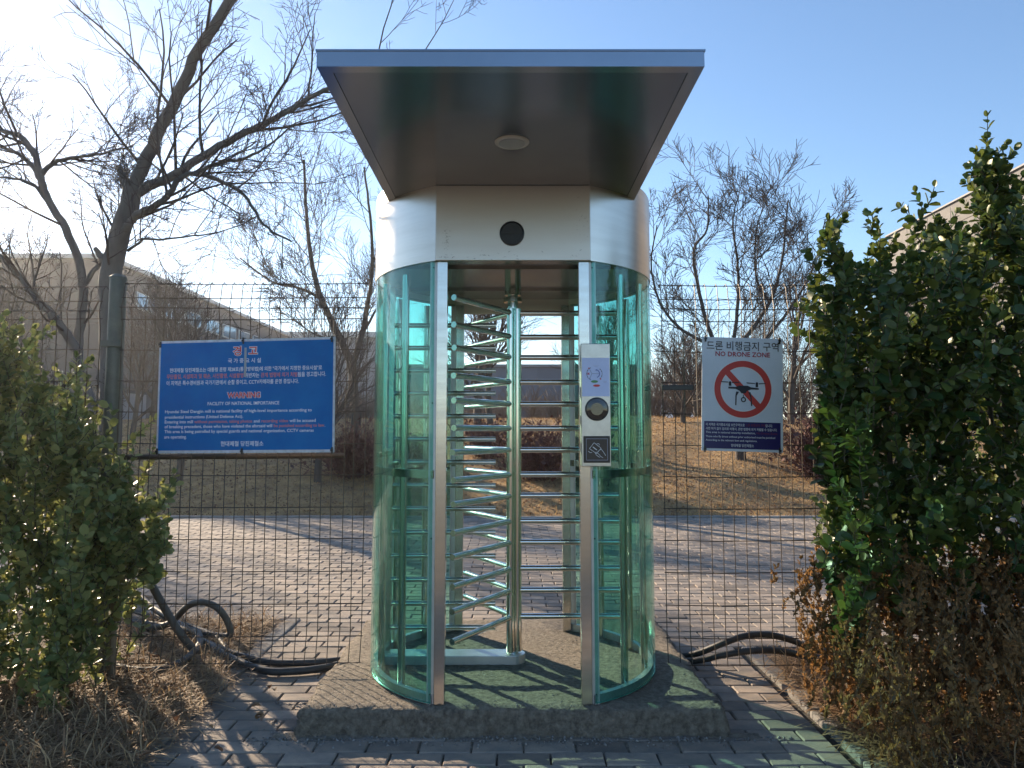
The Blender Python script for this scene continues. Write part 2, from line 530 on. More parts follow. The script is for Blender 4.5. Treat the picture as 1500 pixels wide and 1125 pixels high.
kerb_run('kerb', [(-1.655, 0.5), (-1.655, 5.85)], 'worn concrete kerb between the straw covered bed and the path', top=0.035)
kerb_run('kerb', [(1.575, 0.5), (1.575, 5.15)], 'concrete edging along the withered shrub side of the path', top=0.03)
kerb_run('kerb', [(-15, 12.66), (16, 12.66)], 'long straight kerb at the foot of the grass bank', wdt=0.12, top=0.05, step=1.0)
kerb_run('kerb', [(-1.72, 5.85), (-2.9, 5.85)], 'short kerb behind the fence beside the cable tangle', top=0.045)

# planting beds
def bed(name, x0, x1, y0, y1, label, seed):
    r = np.random.default_rng(seed)
    xs = np.linspace(x0, x1, 60); ys = np.linspace(y0, y1, 60)
    V, nx = [], len(xs)
    for yy in ys:
        for xx in xs:
            edge = min(xx - x0, x1 - xx, yy - y0, y1 - yy)
            V.append((xx, yy, 0.012 + min(0.045, edge * 0.25) + r.uniform(-1, 1) * 0.006 + 0.02 * math.sin(xx * 3 + seed) * math.sin(yy * 2.6) * min(1, edge * 3)))
    F = [(j * nx + i, j * nx + i + 1, (j + 1) * nx + i + 1, (j + 1) * nx + i) for j in range(len(ys) - 1) for i in range(nx - 1)]
    return tag(MB().add(V, F).build(name, 'dirt', smooth=True), label, 'soil', kind='structure')
bed('planting_bed', -7.5, -1.71, 1.2, 5.80, 'soil bed under the evergreen shrub and cables', 1)
bed('planting_bed', 1.63, 7.5, 1.2, 5.1, 'soil bed under the tall evergreen and withered shrub', 2)
bed('planting_bed', -12, -3.05, 5.82, 6.75, 'soil bed around the foot of the forked tree', 3)

# far hill
V, F = [], []
px = np.linspace(-300, 300, 61)
for x in px:
    hh = 7 + 11 * math.exp(-((x - 75) / 60) ** 2) + 3 * math.sin(x * .03) + 8 * math.exp(-((x + 160) / 90) ** 2)
    V += [(x, 395, -1), (x, 420, hh), (x, 520, hh * .9), (x, 560, -1)]
for i in range(60):
    for k in range(3):
        F.append((i * 4 + k, i * 4 + 4 + k, i * 4 + 5 + k, i * 4 + 1 + k))
tag(MB().add(V, F).build('hill', 'hill', smooth=True), 'low bluish hill on the horizon', 'hill', kind='structure')

# ================================================================== BUILDINGS
def panels(parent, mat, origin, ux, cols, rows, w, hgt, nrm, name='wall_panel', gap=0.03, t=0.05):
    """wall of single panels standing proud of a backing wall; ux: unit vector along the wall, nrm: outward"""
    ux, nrm = Vector(ux), Vector(nrm)
    M4 = Matrix((ux, Vector((0, 0, 1)), nrm)).transposed().to_4x4()
    me = MB().box(gap / 2, w - gap / 2, gap / 2, hgt - gap / 2, 0.002, t).mesh(name, mat)
    for i in range(cols):
        for j in range(rows):
            o = link(name, me, parent)
            o.matrix_local = Matrix.Translation(Vector(origin) + ux * (i * w) + Vector((0, 0, j * hgt))) @ M4

# long brown building on the left
b = empty('warehouse', (-19.3, 35, 1.6), 'long brown clad building with a strip of windows behind the blue sign', 'building')
MB().box(-26, 0, 0, 30, 3.6 - 1.6, 9.6 - 1.6).build('wall', 'wall_b', b)
MB().box(-25.6, -0.35, 0.35, 29.6, -0.4, 2.0).build('base_wall', 'wall_d', b)
MB().box(-26.2, 0.2, -0.2, 30.2, 8.0, 8.22).build('roof', 'trim', b)
panels(b, 'wall_b', (0, 0, 2.0), (0, 1, 0), 10, 3, 3.0, 1.35, (1, 0, 0))
panels(b, 'wall_b', (-25.2, 0, 2.0), (1, 0, 0), 10, 4, 2.52, 1.45, (0, -1, 0))
for i in range(9):
    wy = 3.0 + i * 2.9
    wdw = MB().box(0.0, 0.09, wy, wy + 2.3, 6.12, 7.0).build('window', 'trim', b)
    MB().box(0.06, 0.11, wy + 0.1, wy + 1.1, 6.2, 6.92).build('pane', 'pane', wdw)
    MB().box(0.06, 0.11, wy + 1.2, wy + 2.2, 6.2, 6.92).build('pane', 'pane', wdw)
for i in range(5):
    dy = 2 + i * 5.5
    d = MB().box(-0.4, -0.28, dy, dy + 3.2, -0.4, 1.8).build('shutter_door', 'wall_g', b)
    for k in range(5):
        MB().box(-0.3, -0.25, dy + .05, dy + 3.15, -0.36 + k * .43, -0.02 + k * .43).build('slat', 'wall_g', d)

b = empty('office_block', (-20, 66, 1.7), 'grey flat roofed block at the far end of the brown building', 'building')
MB().box(0, 8.2, 0, 12, -0.5, 8.0).build('wall', 'wall_g', b)
MB().box(-0.4, 8.8, -0.5, 12.4, 8.0, 8.5).build('roof', 'trim', b)
MB().box(8.2, 9.8, 1, 8, 4.8, 5.4).build('canopy', 'trim', b)
MB().box(8.25, 12.5, 2, 11, -0.5, 4.4).build('annex', 'wall_s', b)
panels(b, 'wall_g', (0, 0, -0.3), (1, 0, 0), 4, 4, 2.05, 2.05, (0, -1, 0))
for i in range(3):
    w_ = MB().box(9 + i * 1.1, 9.9 + i * 1.1, 1.92, 1.99, 2.0, 3.2).build('window', 'trim', b)
    MB().box(9.08 + i * 1.1, 9.82 + i * 1.1, 1.88, 1.95, 2.08, 3.12).build('pane', 'pane', w_)

b = empty('storage_hall', (-7.5, 45, 1.6), 'low slate blue hall seen through the turnstile', 'building')
MB().box(0, 15, 0, 14, -0.4, 3.7).build('wall', 'wall_s', b)
MB().box(-0.2, 15.2, -0.2, 14.2, 3.7, 3.86).build('roof', 'wall_g', b)
panels(b, 'wall_s', (0, 0, -0.3), (1, 0, 0), 10, 2, 1.5, 1.98, (0, -1, 0))

b = empty('clad_hall', (22, 18, 1.1), 'tall beige clad hall rising behind the tall evergreen', 'building')
MB().box(0, 24, 0, 25, -0.6, 11.7).build('wall', 'wall_t', b)
MB().box(-0.12, 24.2, -0.2, 25.2, 11.7, 11.78).build('roof', 'wall_g', b)
panels(b, 'wall_t', (0, 25, -0.4), (0, -1, 0), 12, 12, 2.07, 1.0, (-1, 0, 0))

# ================================================================== CONCRETE SLAB
def rough_slab():
    x0, x1, y0, y1, top = -1.0, 1.0, 3.67, 5.38, 0.15
    r = random.Random(5)
    nxs, nys = 120, 100
    def tz(i, j):
        fx, fy = i / nxs, j / nys
        e = min(fx * 2.0, (1 - fx) * 2.0, fy * 1.7, (1 - fy) * 1.7)
        z = top + r.uniform(-1, 1) * 0.0022 + 0.004 * math.sin(fx * 19 + fy * 7) * math.sin(fy * 13)
        if e < 0.05: z -= (0.05 - e) * 0.22 * (0.6 + 0.8 * r.random())
        return z
    V = []
    for j in range(nys + 1):
        for i in range(nxs + 1):
            x = x0 + (x1 - x0) * i / nxs; yy = y0 + (y1 - y0) * j / nys
            if i in (0, nxs): x += r.uniform(-1, 1) * .008 + .012 * math.sin(j * .17)
            if j == 0: yy += r.uniform(-1, 1) * .008 + .010 * math.sin(i * .13)
            V.append((x, yy, tz(i, j)))
    w = nxs + 1
    F = [(j * w + i, j * w + i + 1, (j + 1) * w + i + 1, (j + 1) * w + i) for j in range(nys) for i in range(nxs)]
    rim = [i for i in range(w)] + [j * w + nxs for j in range(1, nys + 1)] + [nys * w + i for i in range(nxs - 1, -1, -1)] + [j * w for j in range(nys - 1, 0, -1)]
    prev = rim
    for lv, zz in enumerate((0.128, .112, .098, .084, .07, .056, .042, .03, -0.02)):
        ring = []
        for k in rim:
            x, yy, z = V[k]
            ox = (-1 if x < x0 + .03 else 1 if x > x1 - .03 else 0); oy = (-1 if yy < y0 + .03 else 1 if yy > y1 - .03 else 0)
            g = 0.006 + .0022 * lv + r.uniform(-1, 1) * .007
            ring.append(len(V)); V.append((x + ox * g, yy + oy * g, zz + r.uniform(-1, 1) * .004))
        F += [(prev[a], ring[a], ring[(a + 1) % len(rim)], prev[(a + 1) % len(rim)]) for a in range(len(rim))]
        prev = ring
    return MB().add(V, F)
tag(rough_slab().build('concrete_slab', 'conc', smooth=True), 'rough cast concrete slab carrying the turnstile', 'slab')

# smear of set cement along the foot of the slab
V, F, nxs = [], [], 180
for j in range(14):
    for i in range(nxs + 1):
        x = -1.12 + 2.28 * i / nxs; t = j / 13
        reach = .055 + .03 * math.sin(x * 5.1 + 1) + .022 * math.sin(x * 13.7) + .012 * math.sin(x * 41)
        hh = max(0, 1 - t * .16 / max(.01, reach)) * .016 + random.gauss(0, .0016) - .0015
        V.append((x, 3.675 - t * .16, GZ - .004 + hh))
for j in range(13):
    for i in range(nxs):
        a = j * (nxs + 1) + i; F.append((a, a + nxs + 1, a + nxs + 2, a + 1))
tag(MB().add(V, F).build('cement_smear', 'conc', smooth=True), 'ragged smear of set cement along the front foot of the slab', 'cement', kind='structure')
# crumbs of mortar in front of the slab
n = 1500
cx = rng.uniform(-1.25, 1.3, n); cy = 3.655 - np.abs(rng.normal(0, 0.055, n)); sz = 0.003 + 0.011 * rng.random(n) ** 4
side = rng.random(n) < 0.16
cx = np.where(side, -1.03 - np.abs(rng.normal(0, .1, n)), cx); cy = np.where(side, rng.uniform(3.6, 4.1, n), cy)
gx = rng.uniform(-.98, .98, 1600); gy = 3.69 + 1.6 * rng.random(1600) ** 1.6
T = np.array([(1, 0, 0), (-.5, .8, 0), (-.5, -.8, 0), (.1, .05, .8)])
cx = np.concatenate([cx, gx]); cy = np.concatenate([cy, gy]); sz = np.concatenate([sz, .002 + .006 * rng.random(1600) ** 3]); n0 = n; n = n + 1600
V = np.empty((n, 4, 3))
for i in range(n):
    a = rng.uniform(0, 6.28); c_, s_ = math.cos(a), math.sin(a)
    q = T * rng.uniform(.6, 1.3, (4, 3)) * sz[i]
    V[i] = np.stack([q[:, 0] * c_ - q[:, 1] * s_, q[:, 0] * s_ + q[:, 1] * c_, q[:, 2]], 1) + (cx[i], cy[i], GZ + .0005 if i < n0 else .1485)
Fb = np.array([(0, 1, 3), (1, 2, 3), (2, 0, 3), (0, 2, 1)])
F = (Fb[None] + (np.arange(n) * 4)[:, None, None]).reshape(-1, 3)
tag(link('mortar_crumbs', quads_mesh('mortar_crumbs', V.reshape(-1, 3), F, 'gravel')), 'loose mortar crumbs along the foot of the slab', 'gravel', kind='stuff')

# ================================================================== TURNSTILE
TX, TY, TZ = 0.005, 4.39, 0.15
ts = empty('turnstile', (TX, TY, TZ), 'full height stainless turnstile booth with green curved glass and flat canopy', 'turnstile')
HB = 2.15            # underside of the drum above the slab
DT = 2.62            # drum top
RR = 0.80
FY = -0.683          # front plane
AF = math.degrees(math.asin(0.40 / RR))
MAT['drum'] = M('drum_steel', (0.66, 0.60, 0.53), 0.30, 1.0, (0.60, 0.54, 0.475), 2.0, 0.0, 60, (1, 1, 14), rrange=0.05)
MAT['panel'] = M('panel_steel', (0.60, 0.56, 0.51), 0.36, 0.95, (0.58, 0.53, 0.48), 2.2, 0.0, 50, (1, 1, 10), rrange=0.06)

for sx in (-1, 1):
    for sy in (-1, 1):
        yo = FY if sy < 0 else -FY
        ya, yb = (yo, yo + 0.055) if sy < 0 else (yo - 0.055, yo)
        x0, x1 = sorted((sx * 0.328, sx * 0.380))
        MB().box(x0, x1, ya, yb, 0.0, HB).build('door_post', 'steel', ts, bevel=.003)
        x0, x1 = sorted((sx * 0.3815, sx * 0.415))
        yc, yd = (yo + 0.012, yo + 0.020) if sy < 0 else (yo - 0.020, yo - 0.012)
        ab = MB().box(x0, x1, yc, yd, 0.0, HB)
        xe0, xe1 = sorted((sx * 0.411, sx * 0.415))
        ab.box(xe0, xe1, yd if sy < 0 else yc - .03, yd + .03 if sy < 0 else yc, 0.0, HB)
        ab = ab.build('angle_bar', 'angle', ts)
        if sy < 0:
            for z in (0.045, 0.78, 1.08, 1.44, HB - 0.03):
                MB().tube([(sx * .398, yc + .001, z), (sx * .398, yc - .004, z)], .0042, 8).build('screw', 'screw', ab)
    # glass, band and channel of one side
    a0, a1 = (AF, 180 - AF) if sx > 0 else (-AF, -(180 - AF))
    for (z0, z1) in ((0.012, HB + .008),):
        g = MB().arcwall((0, 0), RR - .014, RR - .004, a0, a1, z0, z1, 48).build('glass_pane', 'glass', ts, smooth=False)
        smooth_angle(g)
        MB().arcwall((0, 0), RR - .0135, RR - .0045, a0, a1, z0 - .004, z0 - .001, 48).build('cut_edge', 'glass_edge', g)
        MB().arcwall((0, 0), RR - .0135, RR - .0045, a0, a1, z1 + .001, z1 + .004, 48).build('cut_edge', 'glass_edge', g)
    smooth_angle(MB().arcwall((0, 0), RR - .034, RR - .016, a0, a1, 1.07, 1.11, 48).build('middle_band', 'steel', ts))
    smooth_angle(MB().arcwall((0, 0), RR - .046, RR - .016, a0, a1, 0.0, 0.045, 48).build('floor_channel', 'angle', ts))
    for ang in (49, 71, 109, 131):
        a = R(ang) * sx
        x, yy = 0.745 * math.sin(a), -0.745 * math.cos(a)
        smooth_angle(MB().tube([(x, yy, 0), (x, yy, 1.05), (x, yy, HB - .03)], .019, 14).build('support_tube', 'tube', ts))
    # curved drum cheek
    ad = math.degrees(math.asin(0.388 / RR)); a0, a1 = sx * ad, sx * (180 - ad)
    smooth_angle(MB().arcwall((0, 0), RR - .012, RR, a0, a1, HB, DT, 48).build('drum_cheek', 'drum', ts))
cz0, cz1 = 2.529, 2.583
fp = MB().box(-.3865, .3865, -.708, -.69, HB, cz0 + .0035).build('front_panel', 'panel', ts, bevel=.002)
MB().box(-.3865, .3865, .69, .708, HB - .05, DT).build('rear_panel', 'panel', ts)
sc_ = MB(); rs = random.Random(4)
def speck(x, z, l, w, a):
    d = (math.cos(a) * l / 2, math.sin(a) * l / 2); nrm = (-math.sin(a) * w / 2, math.cos(a) * w / 2)
    sc_.add([(x - d[0], -.7087, z - d[1]), (x + nrm[0], -.7087, z + nrm[1]), (x + d[0], -.7087, z + d[1]), (x - nrm[0], -.7087, z - nrm[1])], [(0, 1, 2, 3)])
for i in range(34): speck(rs.uniform(-.37, .37), HB + .004 + abs(rs.gauss(0, .02)), rs.uniform(.004, .018), rs.uniform(.001, .003), rs.gauss(0, .5))
for i in range(38): speck(-.335 + rs.gauss(0, .008), HB + .11 + rs.gauss(0, .035), rs.uniform(.004, .012), rs.uniform(.0008, .002), rs.uniform(0, 3))
for i in range(22): speck(.34 + rs.gauss(0, .02), HB + .2 + rs.gauss(0, .06), rs.uniform(.003, .008), rs.uniform(.001, .002), rs.uniform(0, 3))
sc_.build('scuff_marks', 'rust', fp)
sp = MB()
sp.lathe([(0.062, 0), (0.062, .010), (0.056, .012), (0.054, .004)], n=32)
sp = sp.build('speaker_grille', 'black', ts)
sp.rotation_euler = (R(90), 0, 0); sp.location = (-.005, -.708, 2.285)
MB().box(-.045, .045, -.003, .003, .005, .009).box(-.003, .003, -.045, .045, .0055, .0095).build('grille_cross', 'screw', sp)
lid = MB().lathe([(RR - .014, 0), (RR - .014, .01)], (0, 0, DT - .03), 64).build('drum_lid', 'steel', ts)
MAT['ceil'] = M('ceiling_steel', (0.33, 0.32, 0.31), 0.22, 1.0, (0.25, 0.24, 0.24), 3, rrange=0.06)
cl = MB().prism([(0.786 * math.sin(R(a)), -max(-.688, min(.688, 0.786 * math.cos(R(a))))) for a in range(0, 360, 6)], HB + .05, HB + .06).build('ceiling', 'ceil', ts)
MB().box(-.70, .70, -.34, -.325, HB + .035, HB + .05).build('ceiling_seam', 'ceil', cl)
MB().box(-.70, .70, .30, .315, HB + .035, HB + .05).build('ceiling_seam', 'ceil', cl)
for x in (-.45, .45):
    MB().lathe([(.05, 0), (.05, .012), (.04, .014)], (x, .1, HB + .034), 24).build('ceiling_lamp', 'angle', cl)

MAT['soffit'] = M('soffit_steel', (0.20, 0.235, 0.29), 0.20, 1.0, (0.16, 0.19, 0.24), 1.2, rrange=0.06)  # steel copy darkened and blued: the underside's dark reflection put into its colour
# canopy
CX = -0.010
cz0, cz1 = 2.529, 2.583
cf = MB()
fw = .045
cf.box(CX - .656, CX + .656, -1.95, -1.95 + fw, cz0, cz1).box(CX - .656, CX - .656 + fw, -1.95 + fw, -.42, cz0, cz1)
cf.box(CX + .656 - fw, CX + .656, -1.95 + fw, -.42, cz0, cz1)
cano = cf.build('canopy', 'steel_h', ts)
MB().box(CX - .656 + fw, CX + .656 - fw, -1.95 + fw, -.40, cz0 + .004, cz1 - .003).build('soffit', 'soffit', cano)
MB().box(CX - .660, CX + .660, -1.953, -.42, cz1, cz1 + .006).build('roof_sheet', 'steel_h', cano)
dl = MB().lathe([(.060, -.004), (.070, -.004), (.074, .0), (.074, .004)], (-.005, -1.277, cz0), 32).build('downlight', 'white_fit', cano, smooth=False)
MB().lathe([(.054, -.0065), (.057, -.004)], (-.005, -1.277, cz0), 32).build('diffuser', 'angle', dl)

# rotor: hub with three wings of arms
hub = MB()
for k in range(3):
    a = R(120 * k)
    hub.tube([(.026 * math.cos(a), .026 * math.sin(a), .06), (.026 * math.cos(a), .026 * math.sin(a), 2.02)], .024, 16)
hub.tube([(0, 0, .045), (0, 0, 1.0), (0, 0, 2.2)], .031, 20)
hub = smooth_angle(hub.build('rotor_hub', 'tube', ts))
MB().lathe([(.055, 2.06), (.055, 2.085)], n=24).lathe([(.048, 2.10), (.048, HB + .05)], n=24).build('collar', 'tube', hub)
arm_z = [2.145, 2.003, 1.882, 1.737, 1.609, 1.468, 1.343, 1.202, 1.081, .937, .817, .670, .548, .401]
am = MB().tube([(.03, 0, 0), (.3, 0, 0), (.612, 0, 0)], .0165, 14)
am = am.mesh('rotor_arm', 'tube', True)
am.set_sharp_from_angle(angle=R(40))
for k in range(3):
    for z in arm_z:
        o = link('rotor_arm', am, hub)
        o.location = (0, 0, z - TZ); o.rotation_euler = (0, 0, R(120 * k) + random.gauss(0, .003))

# fixed comb on the blocked side
cp = MB().box(-.735, -.695, -.02, .02, .0, HB).build('comb_post', 'steel', ts)
bm_ = MB().tube([(-.70, 0, 0), (-.4, 0, 0), (-.10, 0, 0)], .0145, 14).mesh('comb_bar', 'tube', True)
bm_.set_sharp_from_angle(angle=R(40))
for i in range(14):
    o = link('comb_bar', bm_, cp); o.location = (0, .0, 2.072 - i * .1333 - TZ)
poly = [(-.745, -.07)] + [(.07 * math.sin(R(a)) + .0, -.07 * math.cos(R(a))) for a in range(0, 181, 15)] + [(-.745, .07)]
MB().prism(poly, 0.0, .05).build('base_tray', 'angle', ts, bevel=.003)

# ---------------------------------------------------------------- lettering helper
JOBS = []
def lettering(parent, segs, x0, x1, yc, hgt, z, bold=0.0, name='lettering'):
    """one printed line in the xy plane of its sign, squeezed between x0 and x1; segs: (text, ink)"""
    JOBS.append((parent, segs, x0, x1, yc, hgt, z, bold, name))

def print_lettering():
    cache = {}
    for bold in sorted({j[7] for j in JOBS}):
        bodies = sorted({sg_[0] for j in JOBS if j[7] == bold for sg_ in j[1]})
        c = bpy.data.curves.new('lettering', 'FONT'); c.body = '\n'.join(bodies); c.resolution_u = 2; c.offset = bold; c.space_line = 3.0
        o = bpy.data.objects.new('lettering', c); COL.objects.link(o)
        me = bpy.data.meshes.new_from_object(o)
        co = np.empty(len(me.vertices) * 3); me.vertices.foreach_get('co', co); co = co.reshape(-1, 3)
        row_of = np.round(-(co[:, 1] - .3) / 3.0).astype(int)
        faces = [[] for _ in bodies]
        for p in me.polygons:
            vs = tuple(p.vertices); faces[row_of[vs[0]]].append(vs)
        for i, b_ in enumerate(bodies):
            idx = np.nonzero(row_of == i)[0]; mp = {int(k): n_ for n_, k in enumerate(idx)}
            v = co[idx].copy(); v[:, 1] += 3.0 * i
            cache[(bold, b_)] = (v, [tuple(mp[k] for k in f) for f in faces[i]])
        bpy.data.objects.remove(o); bpy.data.curves.remove(c); bpy.data.meshes.remove(me)
    for parent, segs, x0, x1, yc, hgt, z, bold, name in JOBS:
        parts, cur = [], 0.0
        for body, ink in segs:
            v, f = cache[(bold, body)]; v = v.copy()
            v[:, 0] += cur; cur = v[:, 0].max() + 0.06 + (len(body) - len(body.rstrip(' '))) * 0.28
            parts.append((v, f, ink))
        A = np.concatenate([p[0] for p in parts]); w0, w1, h0, h1 = A[:, 0].min(), A[:, 0].max(), A[:, 1].min(), A[:, 1].max()
        for v, f, ink in parts:
            v[:, 0] = x0 + (v[:, 0] - w0) / (w1 - w0) * (x1 - x0)
            v[:, 1] = yc + ((v[:, 1] - h0) / (h1 - h0) - .5) * hgt
            v[:, 2] = z
            MB().add(v, f).build(name, ink, parent)

def disc(cx, cy, r0, r1, n=48, a0=0, a1=360):
    V, F = [], []
    for i in range(n + 1):
        a = R(a0 + (a1 - a0) * i / n)
        V += [(cx + r0 * math.cos(a), cy + r0 * math.sin(a), 0), (cx + r1 * math.cos(a), cy + r1 * math.sin(a), 0)]
        if i: F.append((2 * i - 2, 2 * i - 1, 2 * i + 1, 2 * i))
    return V, F

def flat(parent, name, ink, z, *shapes):
    mb = MB()
    for V, F in shapes:
        mb.add([(p[0], p[1], z) for p in V], F)
    return mb.build(name, ink, parent)

def line(ax, ay, bx, by, w):
    d = Vector((bx - ax, by - ay)); d.normalize(); nx_, ny_ = -d.y * w / 2, d.x * w / 2
    return [(ax + nx_, ay + ny_), (ax - nx_, ay - ny_), (bx - nx_, by - ny_), (bx + nx_, by + ny_)], [(0, 1, 2, 3)]

def poly2(pts): return pts, [tuple(range(len(pts)))]
def rect(x0, x1, y0, y1): return [(x0, y0), (x1, y0), (x1, y1), (x0, y1)], [(0, 1, 2, 3)]

# card reader on the post; local xy = its face, z towards the path
rd = empty('card_reader', (0.402, -0.745, 1.43))
rd.parent = ts; rd.rotation_euler = (R(90), 0, 0)
rw, rh = .0705, .298
MB().box(-rw, rw, -rh, rh, -.045, 0).build('housing', 'reader', rd, bevel=.003)
flat(rd, 'sticker', 'paper', .0012, rect(-rw + .004, rw - .003, .040, .228))
dg = flat(rd, 'diagram_lines', 'ink_dark', .0020,
     disc(-.012, .150, .031, .0325, 20, 110, 250), disc(.0, .150, .031, .0325, 16, -50, 50),
     line(-.018, .150, .02, .150, .0012), line(-.018, .150, -.030, .172, .0012), line(-.018, .150, -.030, .126, .0012),
     *[disc(-.012 + .031 * math.cos(R(a)), .15 + .031 * math.sin(R(a)), 0, .0022, 8) for a in (120, 150, 180, 210, 240)],
     *[disc(.031 * math.cos(R(a)), .15 + .031 * math.sin(R(a)), 0, .0022, 8) for a in (-45, -22, 22, 45)])
flat(rd, 'diagram_arrow', 'ink_blue', .0022, disc(.0, .150, .017, .021, 16, -70, 70), poly2([(-.001, .170), (.009, .172), (.002, .163)]))
flat(rd, 'diagram_cross', 'ink_red', .0024, line(-.040, .155, -.030, .145, .003), line(-.040, .145, -.030, .155, .003), disc(-.033, .177, 0, .003, 10), disc(.024, .124, 0, .003, 10))
flat(rd, 'green_oval', 'ink_green', .0022, ([(p[0] * 1.0 - .006, p[1] * .38 + .112, 0) for p in disc(0, 0, 0, .017, 20)[0]], disc(0, 0, 0, .017, 20)[1]))
flat(rd, 'red_oval', 'ink_red', .0022, ([(p[0] * 1.0 + .004, p[1] * .34 + .092, 0) for p in disc(0, 0, 0, .017, 20)[0]], disc(0, 0, 0, .017, 20)[1]))
flat(rd, 'diagram_note', 'ink_grey', .0022, rect(-.012, .018, .188, .1895), rect(-.006, .012, .183, .1845), rect(.036, .054, .112, .1135), rect(.038, .052, .107, .1085))
MB().lathe([(.057, -.004), (.057, .006), (.051, .008)], (.004, -.022, 0), 40).build('lens_ring', 'black', rd)
MB().lathe([(.050, .0), (.050, .0085), (.030, .0115), (.0, .0125)][:3], (.004, -.022, 0), 40).build('lens', 'reader_lens', rd)
MB().box(-.062, .066, -.280, -.152, 0, .007).build('card_pad', 'black', rd, bevel=.003)
MB().box(-.054, .058, -.272, -.160, .0072, .0085).build('pad_face', 'pad', rd)
def rl(pts, w=.0016): return [line(a[0], a[1], b[0], b[1], w) for a, b in zip(pts[:-1], pts[1:])]
flat(rd, 'pad_frame', 'ink_grey', .0089, *rl([(-.049, -.267), (.053, -.267), (.053, -.165), (-.049, -.165), (-.049, -.267)], .0012))
flat(rd, 'pad_symbol', 'ink_white', .0091, *rl([(-.034, -.212), (-.012, -.184), (.022, -.210), (.0, -.236), (-.034, -.212)]),
     *rl([(.006, -.226), (.022, -.214), (.030, -.224), (.044, -.246)]), *rl([(-.004, -.228), (.010, -.238), (.018, -.248), (.030, -.256)]),
     *rl([(-.006, -.232), (-.002, -.242), (.008, -.250), (.016, -.254)]), *rl([(-.018, -.204), (.002, -.219)], .003),
     *rl([(-.040, -.224), (-.030, -.232), (-.022, -.230)]), *rl([(.000, -.190), (.010, -.188), (.016, -.196)]))

# ================================================================== FENCE
def fence(name, label, x0, x1, y, n_v, zb, zt, posts, extra=None):
    f = empty(name, (x0, y, 0), label, 'fence')
    prof = [(-.035, zb), (-.005, zb + .15), (0, zb + .18), (0, zt - .26), (-.02, zt - .16), (0, zt - .1), (.012, zt - .03), (.04, zt), (.075, zt - .012)]
    vm = MB().tube([(0, a, b_) for a, b_ in prof], .0027, 5).mesh('vertical_wire', 'wire')
    for i in range(n_v):
        o = link('vertical_wire', vm, f)
        o.location = ((x1 - x0) * i / (n_v - 1), random.gauss(0, .0015), 0); o.rotation_euler = (0, random.gauss(0, .0035), random.gauss(0, .05))
    hm = MB().tube([(-.01, 0, 0), ((x1 - x0) * .33, 0, -.006), ((x1 - x0) * .66, 0, -.004), (x1 - x0 + .01, 0, 0)], .0029, 5).mesh('horizontal_wire', 'wire')
    zs = [zb + .012, zb + .15] + [zb + .15 + .182 * k for k in range(1, 11)] + [zt - .16, zt - .1, zt - .01]
    for z in zs:
        yo = -.035 if z < zb + .05 else (.03 if z > zt - .05 else (-.02 if abs(z - zt + .16) < .01 else 0))
        o = link('horizontal_wire', hm, f); o.location = (0, yo - .006, z); o.rotation_euler = (0, random.gauss(0, .0015), 0)
    for (px_, pm_, rad, top) in posts:
        p = smooth_angle(MB().tube([(px_ - x0, .05, 0), (px_ - x0, .05, 1), (px_ - x0, .05, top)], rad, 20).build('post', pm_, f))
        MB().lathe([(rad + .003, top), (rad + .003, top + .012), (rad * .6, top + .03)], (px_ - x0, .05, 0), 20).build('post_cap', pm_, p)
        for z in (.5, 1.25, 1.95):
            MB().box(px_ - x0 - rad - .012, px_ - x0 + rad + .012, -.008, .03, z, z + .035).build('clip', pm_, p)
    if extra: extra(f, x0)
    return f

def left_extra(f, x0):
    smooth_angle(MB().tube([(-2.33 - x0, .02, 1.30), (-1.6 - x0, .02, 1.305), (-.98 - x0, .02, 1.31)], .016, 10).build('rail', 'wire', f))
    MB().tube([(-2.255 - x0, -.03, 0), (-2.262 - x0, -.03, .7), (-2.27 - x0, -.03, 1.24)], [.019, .018, .016], 8).build('stake', 'stake', f)
fence('wire_fence', 'dark wire mesh fence behind the blue sign', -2.30, -.86, 4.40, 24, .14, 2.34,
      [(-2.365, 'post', .047, 2.36)], left_extra)
fence('wire_fence', 'dark wire mesh fence running left past the round post', -4.6, -2.44, 4.42, 33, .14, 2.32, [(-4.66, 'post', .05, 2.34)])
def right_extra(f, x0):
    MB().box(.875 - x0, 1.06 - x0, -.03, -.012, 1.69, 1.72).build('clamp_bar', 'black', f, bevel=.003)
fence('wire_fence', 'dark wire mesh fence behind the white drone sign', .885, 1.82, 4.40, 15, .13, 2.33, [(1.885, 'post_pale', .036, 2.3)], right_extra)

# ================================================================== SIGNS
def cable_tie(parent, x, yv):
    MB().box(x - .004, x + .004, yv - .018, yv + .018, -.012, .008).box(x - .007, x + .007, yv - .006, yv + .006, .006, .014).build('cable_tie', 'black', parent)

SW, SH = 1.072, .655
sg = empty('warning_sign', (-1.535, 4.315, 1.655), 'blue warning board with red and white lettering on the fence', 'sign')
sg.rotation_euler = (Matrix.Rotation(math.atan2(-.13, 1.07), 4, 'Z') @ Matrix.Rotation(R(90), 4, 'X') @ Matrix.Rotation(R(.55), 4, 'Z')).to_euler()
MB().box(-SW / 2, SW / 2, -SH / 2, SH / 2, -.006, 0).build('board', 'sign_edge', sg, bevel=.002)
MB().box(-SW / 2 + .012, SW / 2 - .012, -SH / 2 + .017, SH / 2 - .014, .0, .0012).build('face', 'sign_blue', sg)
def U(u): return (u - .5) * SW
def Vv(v): return (.5 - v) * SH
def bl(segs, u0, u1, v, h, z=.0022, bold=0.012):
    lettering(sg, segs, U(u0), U(u1), Vv(v), h * SH, z, bold)
wsh, red, cor = 'ink_white', 'ink_red', 'ink_coral'
bl([('경  고', wsh)], .425, .570, .104, .092, .0018, .06)
bl([('경  고', red)], .428, .567, .104, .084, .0024, .02)
